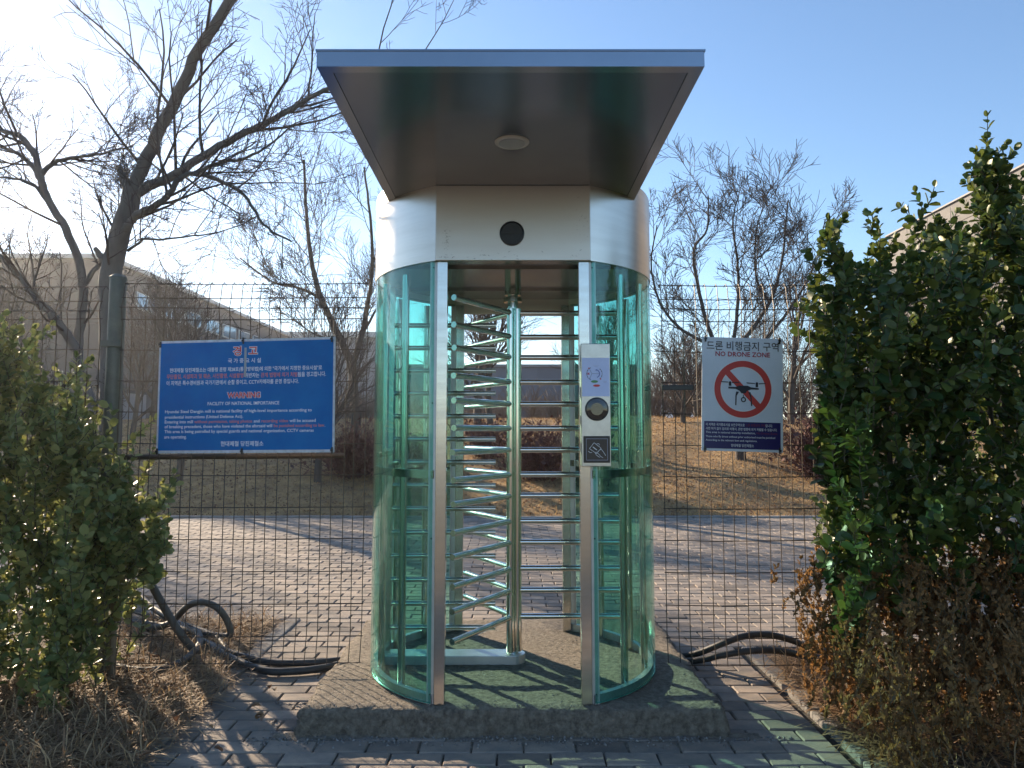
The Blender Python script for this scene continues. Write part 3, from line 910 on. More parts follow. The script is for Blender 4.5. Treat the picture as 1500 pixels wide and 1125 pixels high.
bl([('국 가 중 요 시 설', wsh)], .40, .587, .190, .042)
bl([('현대제철 당진제철소는 대통령 훈령 제28호(통합방위법)에 의한 "국가에서 지정한 중요시설"로', wsh)], .067, .928, .268, .046)
bl([('무단출입, 시설파괴 및 훼손, 사진촬영, 시설촬영 ', cor), ('위반자는 ', wsh), ('관계 법령에 의거 처벌', cor), ('됨을 경고합니다.', wsh)], .05, .95, .322, .045)
bl([('이 지역은 특수경비원과 국가기관에서 순찰 중이고, CCTV카메라를 운영 중입니다.', wsh)], .05, .80, .380, .044)
bl([('WARNING', wsh)], .398, .590, .494, .058, .0018, .06)
bl([('WARNING', red)], .401, .587, .494, .051, .0024, .03)
bl([('FACILITY OF NATIONAL IMPORTANCE', wsh)], .29, .694, .566, .030)
bl([('Hyundai Steel Dangjin mill is national facility of high-level importance according to', wsh)], .047, .875, .636, .036)
bl([('presidential instructions (United Defense Act).', wsh)], .047, .493, .684, .036)
bl([('Entering into mill ', wsh), ('without permission, taking photos ', cor), ('and ', wsh), ('recording video ', cor), ('will be accused', wsh)], .047, .897, .727, .036)
bl([('of breaking precedent, those who have violated the aforsaid will ', wsh), ('be punished according to law', cor), ('.', wsh)], .047, .95, .769, .036)
bl([('This area is being patrolled by special guards and national organization, CCTV cameras', wsh)], .047, .887, .812, .036)
bl([('are operating.', wsh)], .047, .175, .860, .036)
bl([('현대제철 당진제철소', wsh)], .37, .61, .918, .045)
MB().box(-.008, .006, SH / 2 - .22, SH / 2 - .05, .0026, .0032).build('tape_strip', 'tape', sg)
for (x, yv) in ((-SW / 2 + .01, SH / 2 - .02), (-.015, SH / 2 - .01), (SW / 2 - .02, SH / 2 - .012), (-SW / 2 + .01, -SH / 2 + .012), (-.01, -SH / 2 + .01), (SW / 2 - .012, -SH / 2 + .012)):
    cable_tie(sg, x, yv)

DW, DH = .472, .662
ds = empty('drone_sign', (1.34, 4.365, 1.665), 'white no drone sign with red prohibition circle on the fence', 'sign')
ds.rotation_euler = (Matrix.Rotation(R(90), 4, 'X') @ Matrix.Rotation(R(-1.6), 4, 'Z')).to_euler()
MB().box(-DW / 2, DW / 2, -DH / 2, DH / 2, -.005, 0).build('board', 'sign_white', ds, bevel=.0015)
def du(u): return (u - .5) * DW
def dvv(v): return (.5 - v) * DH
def dl_(segs, u0, u1, v, h, bold=.012, z=.0022): lettering(ds, segs, du(u0), du(u1), dvv(v), h * DH, z, bold)
dl_([('드론 비행금지 구역', 'ink_dark')], .055, .945, .074, .080, .006)
dl_([('NO DRONE ZONE', 'ink_crimson')], .165, .84, .147, .043, .016)
cx_, cy_, Ro, Ri = du(.505), dvv(.455), .352 * DW, .276 * DW
flat(ds, 'circle_border', 'ink_white', .0012, disc(cx_, cy_, Ri - .006, Ro + .006, 64))
flat(ds, 'prohibition_ring', 'ink_red', .0018, disc(cx_, cy_, Ri, Ro, 64))
a = R(133)
flat(ds, 'prohibition_bar', 'ink_red', .0020, line(cx_ + Ri * 1.05 * math.cos(a), cy_ + Ri * 1.05 * math.sin(a), cx_ - Ri * 1.05 * math.cos(a), cy_ - Ri * 1.05 * math.sin(a), .034))
k_ = DW / 715.0
def dp(x, y): return ((x - 97 - 358) * k_ + 0.0, (75 + 494 - y) * k_)
def dpl(*p): return poly2([dp(*q) for q in p])
flat(ds, 'drone_symbol', 'ink_dark', .0026,
     dpl((330, 505), (330, 520), (395, 522), (430, 540), (445, 560), (480, 560), (495, 538), (530, 524), (598, 524), (598, 512), (530, 505), (500, 492), (425, 492), (395, 505)),
     dpl((262, 458), (268, 466), (330, 468), (330, 460)), dpl((360, 464), (362, 472), (425, 468), (438, 460)), dpl((488, 462), (495, 472), (565, 474), (565, 467)), dpl((598, 468), (598, 476), (655, 472), (662, 464)),
     disc(*dp(345, 468), 0, 12 * k_, 12), dpl((334, 474), (334, 496), (356, 496), (356, 474)), disc(*dp(581, 470), 0, 12 * k_, 12), dpl((570, 478), (570, 502), (592, 502), (592, 478)),
     dpl((392, 580), (390, 666), (401, 666), (404, 580)), dpl((398, 545), (392, 582), (404, 582), (424, 548)), dpl((523, 590), (530, 670), (541, 670), (534, 590)), dpl((505, 548), (523, 592), (535, 592), (525, 548)),
     dpl((459, 572), (459, 600), (465, 600), (465, 572)), disc(*dp(463, 615), 13 * k_, 23 * k_, 20))
flat(ds, 'text_panel', 'sign_navy', .0012, rect(du(.03), du(.968), dvv(.978), dvv(.742)))
dl_([('이 지역은 국가중요시설 보안구역으로 ', wsh), ('드론 비행금지 구역', 'ink_maroon'), ('입니다.', wsh)], .05, .87, .770, .026)
dl_([('사전 허가 없이 임의로 비행시, 관련 법령에 의거 처벌될 수 있습니다.', wsh)], .05, .925, .806, .026)
dl_([('This area is national security installation, ', wsh), ('No Drone Zone.', 'ink_maroon')], .05, .93, .840, .022)
dl_([('Those who fly drone without prior authorised must be punished', wsh)], .05, .90, .876, .022)
dl_([('According to the relevant laws and regulations.', wsh)], .05, .68, .908, .022)
dl_([('현대제철 당진제철소', wsh)], .36, .64, .948, .026)
for (u, v) in ((.04, .015), (.955, .02), (.04, .985), (.955, .985)):
    cable_tie(ds, du(u), dvv(v))
print_lettering()

# ================================================================== TREES
def unit(v):
    return v / (math.sqrt(v[0] * v[0] + v[1] * v[1] + v[2] * v[2]) + 1e-9)

def cross(a, b):
    return np.array([a[1] * b[2] - a[2] * b[1], a[2] * b[0] - a[0] * b[2], a[0] * b[1] - a[1] * b[0]])

def turned(d, ang, r):
    a = r.normal(size=3); a -= d * np.dot(a, d); a = unit(a)
    return unit(d * math.cos(ang) + a * math.sin(ang))

def grow(mb, p, d, L, rad, lvl, P, r):
    """one bare branch with its side shoots"""
    ns = P['segs'][min(lvl, len(P['segs']) - 1)]
    pts, rr = [p.copy()], [rad]
    end = max(P['rmin'] * .7, rad * P['taper'])
    for i in range(ns):
        d = unit(d + r.normal(0, P['wig'], 3) + np.array([0, 0, P['up']]))
        p = p + d * (L / ns); pts.append(p); rr.append(rad + (end - rad) * (i + 1) / ns)
    mb[0 if lvl < P['thick'] else 1].later(pts, rr, (8, 6, 5, 4, 3, 3, 3)[lvl])
    if lvl >= P['depth']: return
    nc = P['n'][lvl]
    for k in range(nc):
        t = 0.22 + 0.78 * (k + r.random()) / nc
        f = t * ns; i = min(ns - 1, int(f)); q = pts[i] + (pts[i + 1] - pts[i]) * (f - i)
        rq = rr[i] + (rr[i + 1] - rr[i]) * (f - i)
        dd = turned(unit(pts[i + 1] - pts[i]), R(r.uniform(*P['ang'])), r)
        if lvl >= 1 and 'flat' in P: dd = unit(dd * np.array([1, P['flat'], 1]))
        grow(mb, q, dd, L * r.uniform(*P['ratio']) * (1.1 - .45 * t), max(P['rmin'], rq * .58), lvl + 1, P, r)

def tree_meshes(P, seed, H, rad, lean=(0, 0)):
    r = np.random.default_rng(seed); mb = (MB(), MB())
    grow(mb, np.array([0, 0, -.1]), unit(np.array([lean[0], lean[1], 1.0])), H, rad, 0, P, r)
    return mb

def limb_tree(name, label, base, limbs, P, seed, group=None, bark='bark', twig='twig', shoots=1.0):
    """limbs: list of (points, radius start, radius end, number of side shoots, shoot length)"""
    r = np.random.default_rng(seed); mb = (MB(), MB()); base = np.array(base, float)
    for pts, ra, rb, nsh, sl in limbs:
        c = catmull(np.array(pts, float) - base, 5)
        c[1:-1] += r.normal(0, .005, c[1:-1].shape)
        rad = np.linspace(ra, rb, len(c))
        mb[0].tube(c, rad, 10 if ra > .06 else 7, cap=True)
        for k in range(int(nsh * shoots)):
            t = .12 + .88 * (k + r.random()) / nsh; f = min(t, .999) * (len(c) - 1); i = int(f)
            q = c[i] + (c[i + 1] - c[i]) * (f - i); dirn = unit(c[i + 1] - c[i])
            dd = turned(dirn, R(r.uniform(30, 75)), r)
            dd = unit(dd * np.array([1, .8, 1]) + np.array([0, 0, .25]))
            grow(mb, q, dd, sl * r.uniform(.6, 1.15), max(P['rmin'] * 2, min(.0135, rad[min(i, len(rad) - 1)] * .45)), 1, P, r)
    t = empty(name, base, label, 'tree', group)
    smooth_angle(mb[0].build('trunk', bark, t), 60)
    mb[1].build('crown', twig, t)
    return t

PN = dict(segs=[6, 6, 5, 4, 3], taper=.35, rmin=.0024, wig=.085, up=.03, depth=4, thick=1, n=[6, 5, 4, 3], ang=(25, 55), ratio=(.42, .70))
main = [
    ([(-3.30, 6.2, 0), (-3.30, 6.2, 1.2), (-3.34, 6.2, 2.3), (-3.36, 6.2, 2.77), (-3.288, 6.2, 3.12), (-3.20, 6.2, 3.52)], .095, .076, 3, .6),
    ([(-3.21, 6.2, 3.48), (-3.12, 6.19, 3.70), (-3.022, 6.18, 3.92), (-2.848, 6.15, 4.253), (-2.642, 6.1, 4.679), (-2.317, 6.05, 5.171), (-1.95, 6.0, 5.75), (-1.7, 6.0, 6.3)], .060, .036, 9, 1.25),
    ([(-3.20, 6.2, 3.44), (-3.05, 6.2, 3.53), (-2.892, 6.2, 3.594), (-2.611, 6.22, 3.802), (-2.326, 6.25, 3.982), (-2.086, 6.27, 4.12), (-1.868, 6.3, 4.265), (-1.638, 6.32, 4.417), (-1.2, 6.4, 4.62), (-.75, 6.45, 4.75)], .046, .012, 14, 1.05),
    ([(-3.30, 6.18, 3.00), (-3.2, 6.12, 3.15), (-3.108, 6.08, 3.228), (-2.881, 6.0, 3.31), (-2.79, 5.98, 3.40), (-2.698, 5.96, 3.499), (-2.59, 5.95, 3.541), (-2.368, 5.95, 3.475), (-2.174, 5.95, 3.363), (-2.012, 5.95, 3.122), (-1.778, 5.95, 2.976)], .036, .008, 15, .8),
    ([(-2.59, 5.95, 3.541), (-2.35, 5.92, 3.62), (-2.05, 5.9, 3.70), (-1.75, 5.9, 3.95)], .018, .006, 8, .6),
    ([(-3.26, 6.2, 3.50), (-3.30, 6.2, 3.60), (-3.335, 6.18, 3.69)], .034, .028, 0, 0),
    ([(-3.36, 6.2, 2.85), (-3.46, 6.2, 2.92), (-3.50, 6.2, 2.98)], .035, .02, 0, 0),
    ([(-3.20, 6.15, 2.95), (-3.05, 6.1, 3.02), (-2.8, 6.1, 3.04), (-2.4, 6.1, 3.10)], .014, .005, 8, .6),
]
limb_tree('forked_tree', 'large bare tree with thick forked limbs rising behind the round fence post', (-3.30, 6.2, 0), main, PN, 3)
leaning = [
    ([(-4.0, 7.5, 0), (-4.06, 7.5, .8), (-4.107, 7.5, 1.396), (-4.191, 7.5, 1.735), (-4.342, 7.5, 2.022), (-4.358, 7.5, 2.353), (-4.333, 7.5, 2.797), (-4.375, 7.5, 3.091), (-4.549, 7.5, 3.508), (-4.753, 7.5, 3.821), (-4.828, 7.5, 4.036), (-4.899, 7.5, 4.303)], .062, .03, 3, .8),
    ([(-4.832, 7.5, 4.06), (-4.697, 7.5, 4.202), (-4.503, 7.5, 4.252), (-4.211, 7.5, 4.296), (-3.906, 7.5, 4.382)], .028, .008, 14, .8),
    ([(-4.899, 7.5, 4.28), (-5.063, 7.5, 4.477), (-5.278, 7.5, 4.549), (-5.503, 7.5, 4.768)], .036, .012, 12, .9),
    ([(-4.828, 7.5, 4.02), (-4.979, 7.5, 4.223), (-5.196, 7.5, 4.346), (-5.551, 7.5, 4.404)], .03, .01, 11, .8),
    ([(-4.32, 7.4, 2.25), (-4.445, 7.3, 2.504), (-4.716, 7.3, 2.802), (-4.954, 7.3, 3.075), (-5.274, 7.3, 3.35)], .05, .02, 12, .8),
    ([(-4.753, 7.5, 3.80), (-4.93, 7.5, 3.986), (-5.248, 7.5, 4.044)], .022, .01, 7, .7),
    ([(-4.35, 7.5, 2.9), (-4.1, 7.5, 3.3), (-3.9, 7.5, 3.7), (-3.82, 7.5, 4.0)], .025, .008, 10, .7),
]
limb_tree('leaning_tree', 'slender bare tree leaning left at the picture edge behind the fence', (-4.0, 7.5, 0), leaning, PN, 5, shoots=1.0)

PF = dict(segs=[6, 5, 5, 4, 3], taper=.4, rmin=.0055, wig=.07, up=.05, depth=3, thick=2, n=[5, 9, 8, 3], ang=(22, 52), ratio=(.42, .72))
zb = bank_z(-4.03, 19.3)
limb_tree('bank_tree', 'bare tree with dark forked trunk beside the turnstile glass and blue sign', (-4.03, 19.3, zb), [
    ([(-4.03, 19.3, zb - .1), (-4.0, 19.3, 1.9), (-4.08, 19.3, 2.6), (-4.141, 19.3, 3.259)], .13, .11, 2, .8),
    ([(-4.141, 19.3, 3.2), (-4.5, 19.3, 3.95), (-4.971, 19.3, 4.917), (-5.15, 19.3, 5.5), (-5.264, 19.3, 6.073), (-5.421, 19.3, 7.387), (-5.5, 19.3, 8.6)], .10, .03, 11, 2.2),
    ([(-4.10, 19.3, 3.2), (-3.9, 19.3, 3.9), (-3.776, 19.3, 4.576), (-3.65, 19.3, 5.566), (-3.7, 19.3, 6.8), (-3.9, 19.3, 8.4)], .085, .025, 10, 2.2),
    ([(-3.9, 19.3, 3.9), (-3.55, 19.2, 4.5), (-3.2, 19.1, 5.0), (-2.8, 19, 5.9)], .04, .015, 7, 1.6),
    ([(-4.97, 19.3, 4.9), (-5.5, 19.2, 5.15), (-6.2, 19.1, 5.3), (-7.0, 19, 5.9)], .045, .015, 9, 1.7),
    ([(-4.4, 19.3, 3.75), (-5.0, 19.0, 3.9), (-5.6, 19.0, 4.3)], .03, .012, 6, 1.2),
], PF, 8, 'bare trees on the bank', bark='bark_d')
zb = bank_z(5.15, 17)
limb_tree('bank_tree', 'bare tree with several upright stems spreading behind the white drone sign', (5.15, 17, zb), [
    ([(5.15, 17, zb - .1), (5.12, 17, 1.4), (5.05, 17, 2.4), (4.95, 17, 3.15)], .12, .10, 0, 1),
    ([(4.95, 17, 3.1), (4.55, 17, 3.6), (4.3, 17, 4.6), (4.18, 17, 5.6), (4.5, 17, 6.1), (4.55, 17, 6.9)], .06, .014, 12, 1.3),
    ([(5.0, 17, 3.1), (4.65, 17, 3.35), (3.9, 17, 3.75), (3.4, 17, 4.35), (3.2, 17, 5.3), (3.35, 17, 6.2)], .05, .013, 13, 1.2),
    ([(4.95, 17, 3.15), (5.5, 17, 3.8), (6.0, 17, 4.6), (6.25, 17, 5.6), (6.4, 17, 6.8)], .06, .014, 12, 1.3),
    ([(5.1, 17, 2.9), (5.7, 16.9, 3.5), (6.3, 16.9, 4.2), (6.9, 16.9, 5.2), (7.2, 16.9, 6.3)], .05, .013, 12, 1.3),
    ([(5.0, 17, 3.2), (5.15, 17, 4.2), (5.2, 17, 5.2), (5.1, 17, 6.2), (5.25, 17, 6.9)], .05, .012, 12, 1.2),
    ([(5.9, 17, 4.4), (5.6, 17, 5.0), (5.65, 17, 6.1), (5.9, 17, 6.8)], .03, .01, 10, 1.1),
], dict(PF, up=.05, n=[5, 9, 7, 3], wig=.06, ang=(24, 58)), 12, 'bare trees on the bank', bark='bark_d')

# trees grown from four different seeds, set out along the bank
protos = []
for sd_, H, rad in ((21, 2.6, .10), (22, 3.2, .11), (23, 2.2, .09), (24, 3.6, .13)):
    a_, b_ = tree_meshes(dict(PF, n=[9, 7, 5, 3], ratio=(.5, .85), ang=(20, 50), up=.08, depth=4), sd_, H, rad)
    protos.append((a_.mesh('trunk', 'bark_d', True), b_.mesh('crown', 'twig'), b_.mesh('crown', 'twig_p')))
def stand(name, label, x, y, k, sc, rz, pale=0, group='bare trees on the bank'):
    t = empty(name, (x, y, bank_z(x, y) if y > 12.7 else 0), label, 'tree', group, (0, 0, rz)); t.scale = (sc[0], sc[0], sc[1])
    link('trunk', protos[k][0], t); link('crown', protos[k][1 + pale], t)
    return t
stand('bank_tree', 'thin bare tree whose foot shows just under the blue sign at its right end', -3.85, 15.0, 0, (.75, .95), .4)
stand('bank_tree', 'thin bare tree whose foot shows under the blue sign at its left end', -6.6, 15.0, 1, (.70, .9), 2.0)
stand('bank_tree', 'thin bare tree standing between the round fence post and the blue sign', -9.7, 19.3, 2, (.9, 1.1), 4.0)
stand('bank_tree', 'dark trunked bare tree seen through the left half of the turnstile opening', -1.0, 21.5, 3, (1.0, .95), 1.0)
stand('bank_tree', 'second dark trunk close beside the other one seen through the turnstile', -.62, 21.7, 1, (.95, 1.0), 5.0)
stand('bank_tree', 'thin bare tree between the turnstile glass and the white drone sign', 5.0, 22.0, 2, (.85, .85), 2.6)
stand('bank_tree', 'bare tree with straight dark trunk right of the white drone sign', 8.25, 22.3, 3, (.85, .95), .2)
stand('bank_tree', 'tall pale twigged bare tree topping the evergreen near the beige hall', 11.4, 20.0, 1, (.85, 1.12), 3.3, 1)
stand('bank_tree', 'bare tree with spreading twigs behind the leaning tree at the left edge', -12.5, 18.0, 0, (1.0, 1.1), 5.5)
stand('bank_tree', 'bare tree in front of the brown building left of the forked tree', -11.0, 23.0, 3, (.85, .9), .9)
stand('bank_tree', 'bare tree half hidden behind the right side glass of the turnstile', 3.1, 24.5, 1, (.85, .85), 4.2)
stand('bank_tree', 'bare tree rising between the tall evergreen and its neighbour spire at the right edge', 15.5, 24.0, 0, (1.0, 1.35), 1.7, 1)

for x, y, k, sc, rz, lab in ((6.6, 27, 2, (.95, .95), .6, 'slim far bare tree rising over the left corner of the white drone sign'),
                             (9.6, 28, 0, (1.0, 1.0), 2.2, 'slim far bare tree rising over the right corner of the white drone sign'),
                             (11.6, 27, 2, (1.05, 1.1), 3.9, 'slim far bare tree at the left border of the tall evergreen'),
                             (14.6, 29, 1, (1.0, 1.1), 5.1, 'slim far bare tree behind the middle spires of the tall evergreen')):
    stand('bank_tree', lab, x, y, k, sc, rz, 1)

# far wood that reads as one mass
r_ = np.random.default_rng(77); mb = MB()
for i in range(210):
    x = r_.uniform(4.5, 26) if i < 150 else r_.uniform(-9, 5); y = r_.uniform(27, 40) if i < 150 else r_.uniform(30, 36)
    H = r_.uniform(2.0, 3.6) if i < 150 else r_.uniform(.8, 1.5)
    p0 = np.array([x, y, 1.8])
    for k in range(16):
        d = unit(np.array([r_.normal(0, .35), r_.normal(0, .2), 1.0])); L = H * r_.uniform(.5, 1.05)
        pts = [p0]; q = p0
        for s_ in range(3):
            d = unit(d + r_.normal(0, .14, 3)); q = q + d * L / 3; pts.append(q)
        mb.later(pts, [.02, .015, .012, .008], 3)
        for m_ in range(5):
            s0 = pts[1 + m_ % 3]; d2 = turned(d, R(r_.uniform(25, 60)), r_)
            mb.later([s0, s0 + d2 * L * .2, s0 + d2 * L * .38 + np.array([0, 0, .06])], [.010, .009, .006], 3)
tag(mb.build('far_woodland', 'twig_p'), 'greyish brown bare woodland beyond the bank crest', 'woodland', kind='stuff')

# reddish shrubs on the bank
def shrub_mesh(seed, H, spread, n):
    r = np.random.default_rng(seed); mb = MB()
    for i in range(n):
        d = unit(np.array([r.normal(0, spread), r.normal(0, spread), 1.0])); L = H * r.uniform(.6, 1.05); p = np.array([r.normal(0, .12), r.normal(0, .12), -.05]); pts = [p]
        for k in range(4):
            d = unit(d + r.normal(0, .12, 3)); p = p + d * L / 4; pts.append(p)
        mb.later(pts, [.008, .007, .006, .005, .003], 3)
        for k in range(9):
            j = r.integers(1, 5); s0 = pts[j]; d2 = turned(d, R(r.uniform(25, 70)), r)
            mb.later([s0, s0 + d2 * L * .14, s0 + d2 * L * .24 + np.array([0, 0, .03])], [.005, .004, .003], 3)
            e = s0 + d2 * L * .16; sz = .02 + .02 * r.random(); a = r.normal(size=3) * sz; b_ = r.normal(size=3) * sz
            mb.add([e, e + a, e + a + b_, e + b_], [(0, 1, 2, 3)])
    return mb
sm = [shrub_mesh(i, 1.0, .55, 130).mesh('branches', 'red_twig') for i in (1, 2)]
for (x, y, k, s_, lab) in ((-3.3, 15.6, 0, 1.15, 'dark reddish shrub beside the lower left glass of the turnstile'), (-2.3, 14.8, 1, 1.0, 'low reddish shrub behind the left glass of the turnstile'),
                           (.55, 15.2, 0, 1.2, 'broad dark reddish shrub seen through the middle of the turnstile'), (1.5, 14.6, 1, .9, 'small reddish shrub low behind the right door post'),
                           (6.35, 15.6, 1, 1.35, 'rusty red shrub on the bank right of the white drone sign'), (7.4, 16.6, 0, 1.2, 'rusty shrub half hidden behind the evergreen on the bank'),
                           (-.6, 17.0, 1, .9, 'reddish shrub behind the fixed bars of the turnstile')):
    t = empty('bank_shrub', (x, y, bank_z(x, y)), lab, 'shrub', 'reddish shrubs on the bank', (0, 0, x * 3)); t.scale = (s_, s_, s_)
    link('branches', sm[k], t)

# ================================================================== EVERGREEN SHRUBS
LT = np.array([(0, 0, 0), (-.22, .16, .05), (.22, .16, .05), (-.36, .48, .10), (0, .5, .0), (.36, .48, .10), (-.27, .82, .05), (.27, .82, .05), (0, 1.0, -.05)])
LF = [(0, 2, 4, 1), (1, 4, 3, 1), (2, 5, 4, 2), (3, 4, 6, 3), (4, 5, 7, 4), (4, 7, 8, 6)]
LF = [(0, 2, 4), (0, 4, 1), (1, 4, 3), (2, 5, 4), (3, 4, 6), (4, 5, 7), (4, 7, 8), (4, 8, 6)]
LFa = np.array(LF)

def leaf_frames(shoots, r, pitch, size, keep=1.0):
    """opposite leaf pairs along every shoot -> list of (pos, 3x3 axes scaled)"""
    out = []
    for pts in shoots:
        seg = np.linalg.norm(np.diff(pts, axis=0), axis=1); Ltot = seg.sum(); cum = np.concatenate([[0], np.cumsum(seg)])
        s = r.uniform(0, pitch); tw = r.uniform(0, 6.28)
        while s < Ltot:
            i = min(len(seg) - 1, int(np.searchsorted(cum, s) - 1)); i = max(i, 0)
            t = (s - cum[i]) / seg[i]; p = pts[i] + (pts[i + 1] - pts[i]) * t; d = unit(pts[i + 1] - pts[i])
            a = cross(d, [0.31, .77, .2]); a = unit(a); b_ = cross(d, a)
            near_tip = s / Ltot
            for q in (0, math.pi):
                if r.random() > keep: continue
                ph = tw + q + r.normal(0, .35)
                o_ = math.cos(ph) * a + math.sin(ph) * b_
                el = r.uniform(.35, .95) * (1 + .5 * near_tip ** 3)
                yv = unit(o_ * math.cos(el) + d * math.sin(el) + np.array([0, 0, -.1]))
                zv = d * math.cos(el) - o_ * math.sin(el) + r.normal(0, .22, 3); zv = unit(zv - yv * np.dot(zv, yv)); xv = cross(yv, zv)
                sz = size * (.5 + .8 * r.random() ** .8) * (1 - .35 * near_tip ** 4)
                out.append((p, np.stack([xv * sz, yv * sz, zv * sz], 1)))
            tw += math.pi / 2; s += pitch * r.uniform(.75, 1.25)
        # terminal tuft
        for k in range(3):
            yv = unit(d + r.normal(0, .35, 3)); zv = r.normal(size=3); zv = unit(zv - yv * np.dot(zv, yv)); xv = cross(yv, zv); sz = size * .6
            out.append((pts[-1], np.stack([xv * sz, yv * sz, zv * sz], 1)))
    return out

def leafy_shrub(name, label, base, shoots, mat, r, pitch, size, stem_r=.004, keep=1.0, front=300):
    base = np.array(base, float)
    root = empty(name, base, label, 'shrub')
    st = MB()
    for pts in shoots:
        st.later(pts - base, np.linspace(stem_r, stem_r * .5, len(pts)), 4)
    st.build('stems', 'stem', root)
    fr = leaf_frames(shoots, r, pitch, size, keep)
    # leaves nearest the path are single pieces
    key = np.array([np.linalg.norm(p - np.array([0, 0, 1.45])) - .6 * abs(A[:, 2] @ unit(p - np.array([0, 0, 1.45]))) / size * .1 + (5 if not -.69 < p[0] / p[1] < .69 else 0) for p, A in fr])
    order = np.argsort(key); near = set(order[:front].tolist())
    lm = MB().add(LT, LF).mesh('leaf', mat, True)
    P = []
    for i, (p, A) in enumerate(fr):
        if i in near:
            o = link('leaf', lm, root); Mx = Matrix([[*A[k], p[k] - base[k]] for k in range(3)] + [[0, 0, 0, 1]]); o.matrix_local = Mx
        else:
            P.append(LT @ A.T + (p - base))
    n = len(P); V = np.concatenate(P); F = (LFa[None] + (np.arange(n) * 9)[:, None, None]).reshape(-1, 3)
    tag(link('foliage', quads_mesh('foliage', V, F, mat, True), root), kind='stuff')
    return root

def make_shoot(p, tip, r, k=6, bend=.06):
    p, tip = np.array(p, float), np.array(tip, float)
    t = np.linspace(0, 1, k)[:, None]
    return p + (tip - p) * t + np.sin(t * math.pi) * r.normal(0, bend, 3) + np.concatenate([np.zeros((1, 3)), r.normal(0, .012, (k - 1, 3))])

# tall evergreen on the right
r = np.random.default_rng(31)
prof = [(1.40, 1.75), (1.46, 2.35), (1.52, 2.40), (1.62, 2.18), (1.75, 2.35), (1.82, 2.42), (1.95, 2.25), (2.06, 2.45), (2.2, 2.42), (2.32, 2.45), (2.45, 2.62), (2.6, 2.62), (3.2, 2.7)]
def Hr(x): return float(np.interp(x, [a for a, _ in prof], [b_ for _, b_ in prof]))
shoots = []
for i in range(560):
    x = 1.42 + 1.75 * r.random() ** 1.1; y_ = r.uniform(3.45, 4.5) if r.random() < .65 else r.uniform(3.45, 3.85)
    Hh = Hr(x); low = .55 + .45 * r.random() if x < 1.7 else .8
    zt = low + (Hh - low) * r.random() ** .75
    L = r.uniform(.2, .45)
    dx = r.normal(0, .20) - (.10 if x < 1.75 else 0); dy = r.normal(0, .14) - (.12 if y_ < 3.8 else 0)
    lim = .418 * y_ + .05 * r.random(); x = max(x, lim); tx = max(lim, x + dx)
    shoots.append(make_shoot((x + .03, y_, zt - L), (tx, y_ + dy, zt), r))
for (x, y_, z, L) in ((2.435, 3.7, 3.05, .75), (2.40, 3.72, 2.86, .6), (2.47, 3.68, 2.84, .6), (2.069, 3.7, 2.66, .5), (1.804, 3.7, 2.52, .5), (1.60, 3.7, 2.50, .5),
                      (2.235, 3.72, 2.55, .5), (2.58, 3.7, 2.72, .5), (1.66, 3.75, 2.36, .4), (1.9, 3.7, 2.42, .45), (2.14, 3.7, 2.5, .45), (2.43, 3.74, 2.95, .6), (2.38, 3.66, 2.78, .5), (2.5, 3.7, 2.74, .5)):
    shoots.append(make_shoot((x + r.normal(0, .03), y_ + .02, z - L), (x, y_, z), r, bend=.02))
    for k in range(5):
        f = r.uniform(.15, .95); q = np.array([x, y_, z - L * f]); a = r.uniform(0, 6.28); l_ = .05 + .13 * f
        shoots.append(make_shoot(q, q + np.array([math.cos(a) * l_, math.sin(a) * l_ * .8, .09 + .12 * f]), r, 4, .012))
tall = leafy_shrub('evergreen_shrub', 'tall dark glossy evergreen shrub with upright spires right of the drone sign', (2.2, 3.9, 0.05), shoots, 'leaf', r, .032, .060)
tr = MB()
for i in range(9):
    x, y_ = 1.85 + .15 * i + r.normal(0, .04), r.uniform(3.8, 4.2)
    tr.tube(make_shoot((x + r.normal(0, .06) - 2.2, y_ - 3.9, -.05), (x - 2.2, y_ - 3.9, 1.9), r, 6, .06), np.linspace(.02, .009, 6), 6)
tr.build('stem_wood', 'stem', tall)

# evergreen at the left edge
r = np.random.default_rng(32)
prof2 = [(-3.6, 2.3), (-2.83, 2.15), (-2.62, 2.05), (-2.50, 1.72), (-2.30, 1.74), (-2.22, 1.5), (-2.12, 1.2), (-1.98, 1.12), (-1.84, 1.22), (-1.80, 1.0)]
def Hl(x): return float(np.interp(x, [a for a, _ in prof2], [b_ for _, b_ in prof2]))
shoots = []
for i in range(430):
    x = -3.3 + 1.22 * r.random(); y_ = r.uniform(3.85, 4.7) if r.random() < .5 else r.uniform(3.85, 4.15)
    Hh = Hl(x); low = .22 + .25 * r.random(); zt = low + (Hh - low) * r.random() ** .8
    L = r.uniform(.28, .5)
    xm = float(np.interp(zt, [.2, .45, .85, 1.2], [-2.34, -2.27, -2.10, -2.0])); x = min(x, xm)
    shoots.append(make_shoot((x, y_, max(.05, zt - L)), (min(x + r.normal(.03, .1), xm), y_ + r.normal(-.03, .1), zt), r))
for i in range(46):                                # the spray that reaches past the post
    x = -2.14 + .34 * r.random(); zt = .80 + (Hl(x) - .80) * r.random()
    shoots.append(make_shoot((x - .16, 4.12 + r.normal(0, .07), zt - .2), (x, 4.08 + r.normal(0, .07), zt), r, bend=.03))
leafy_shrub('evergreen_shrub', 'broad evergreen shrub with leaves coloured pale for flare at the left edge in front of the fence post', (-2.6, 4.2, 0.05), shoots, 'leaf_flare', r, .029, .054)

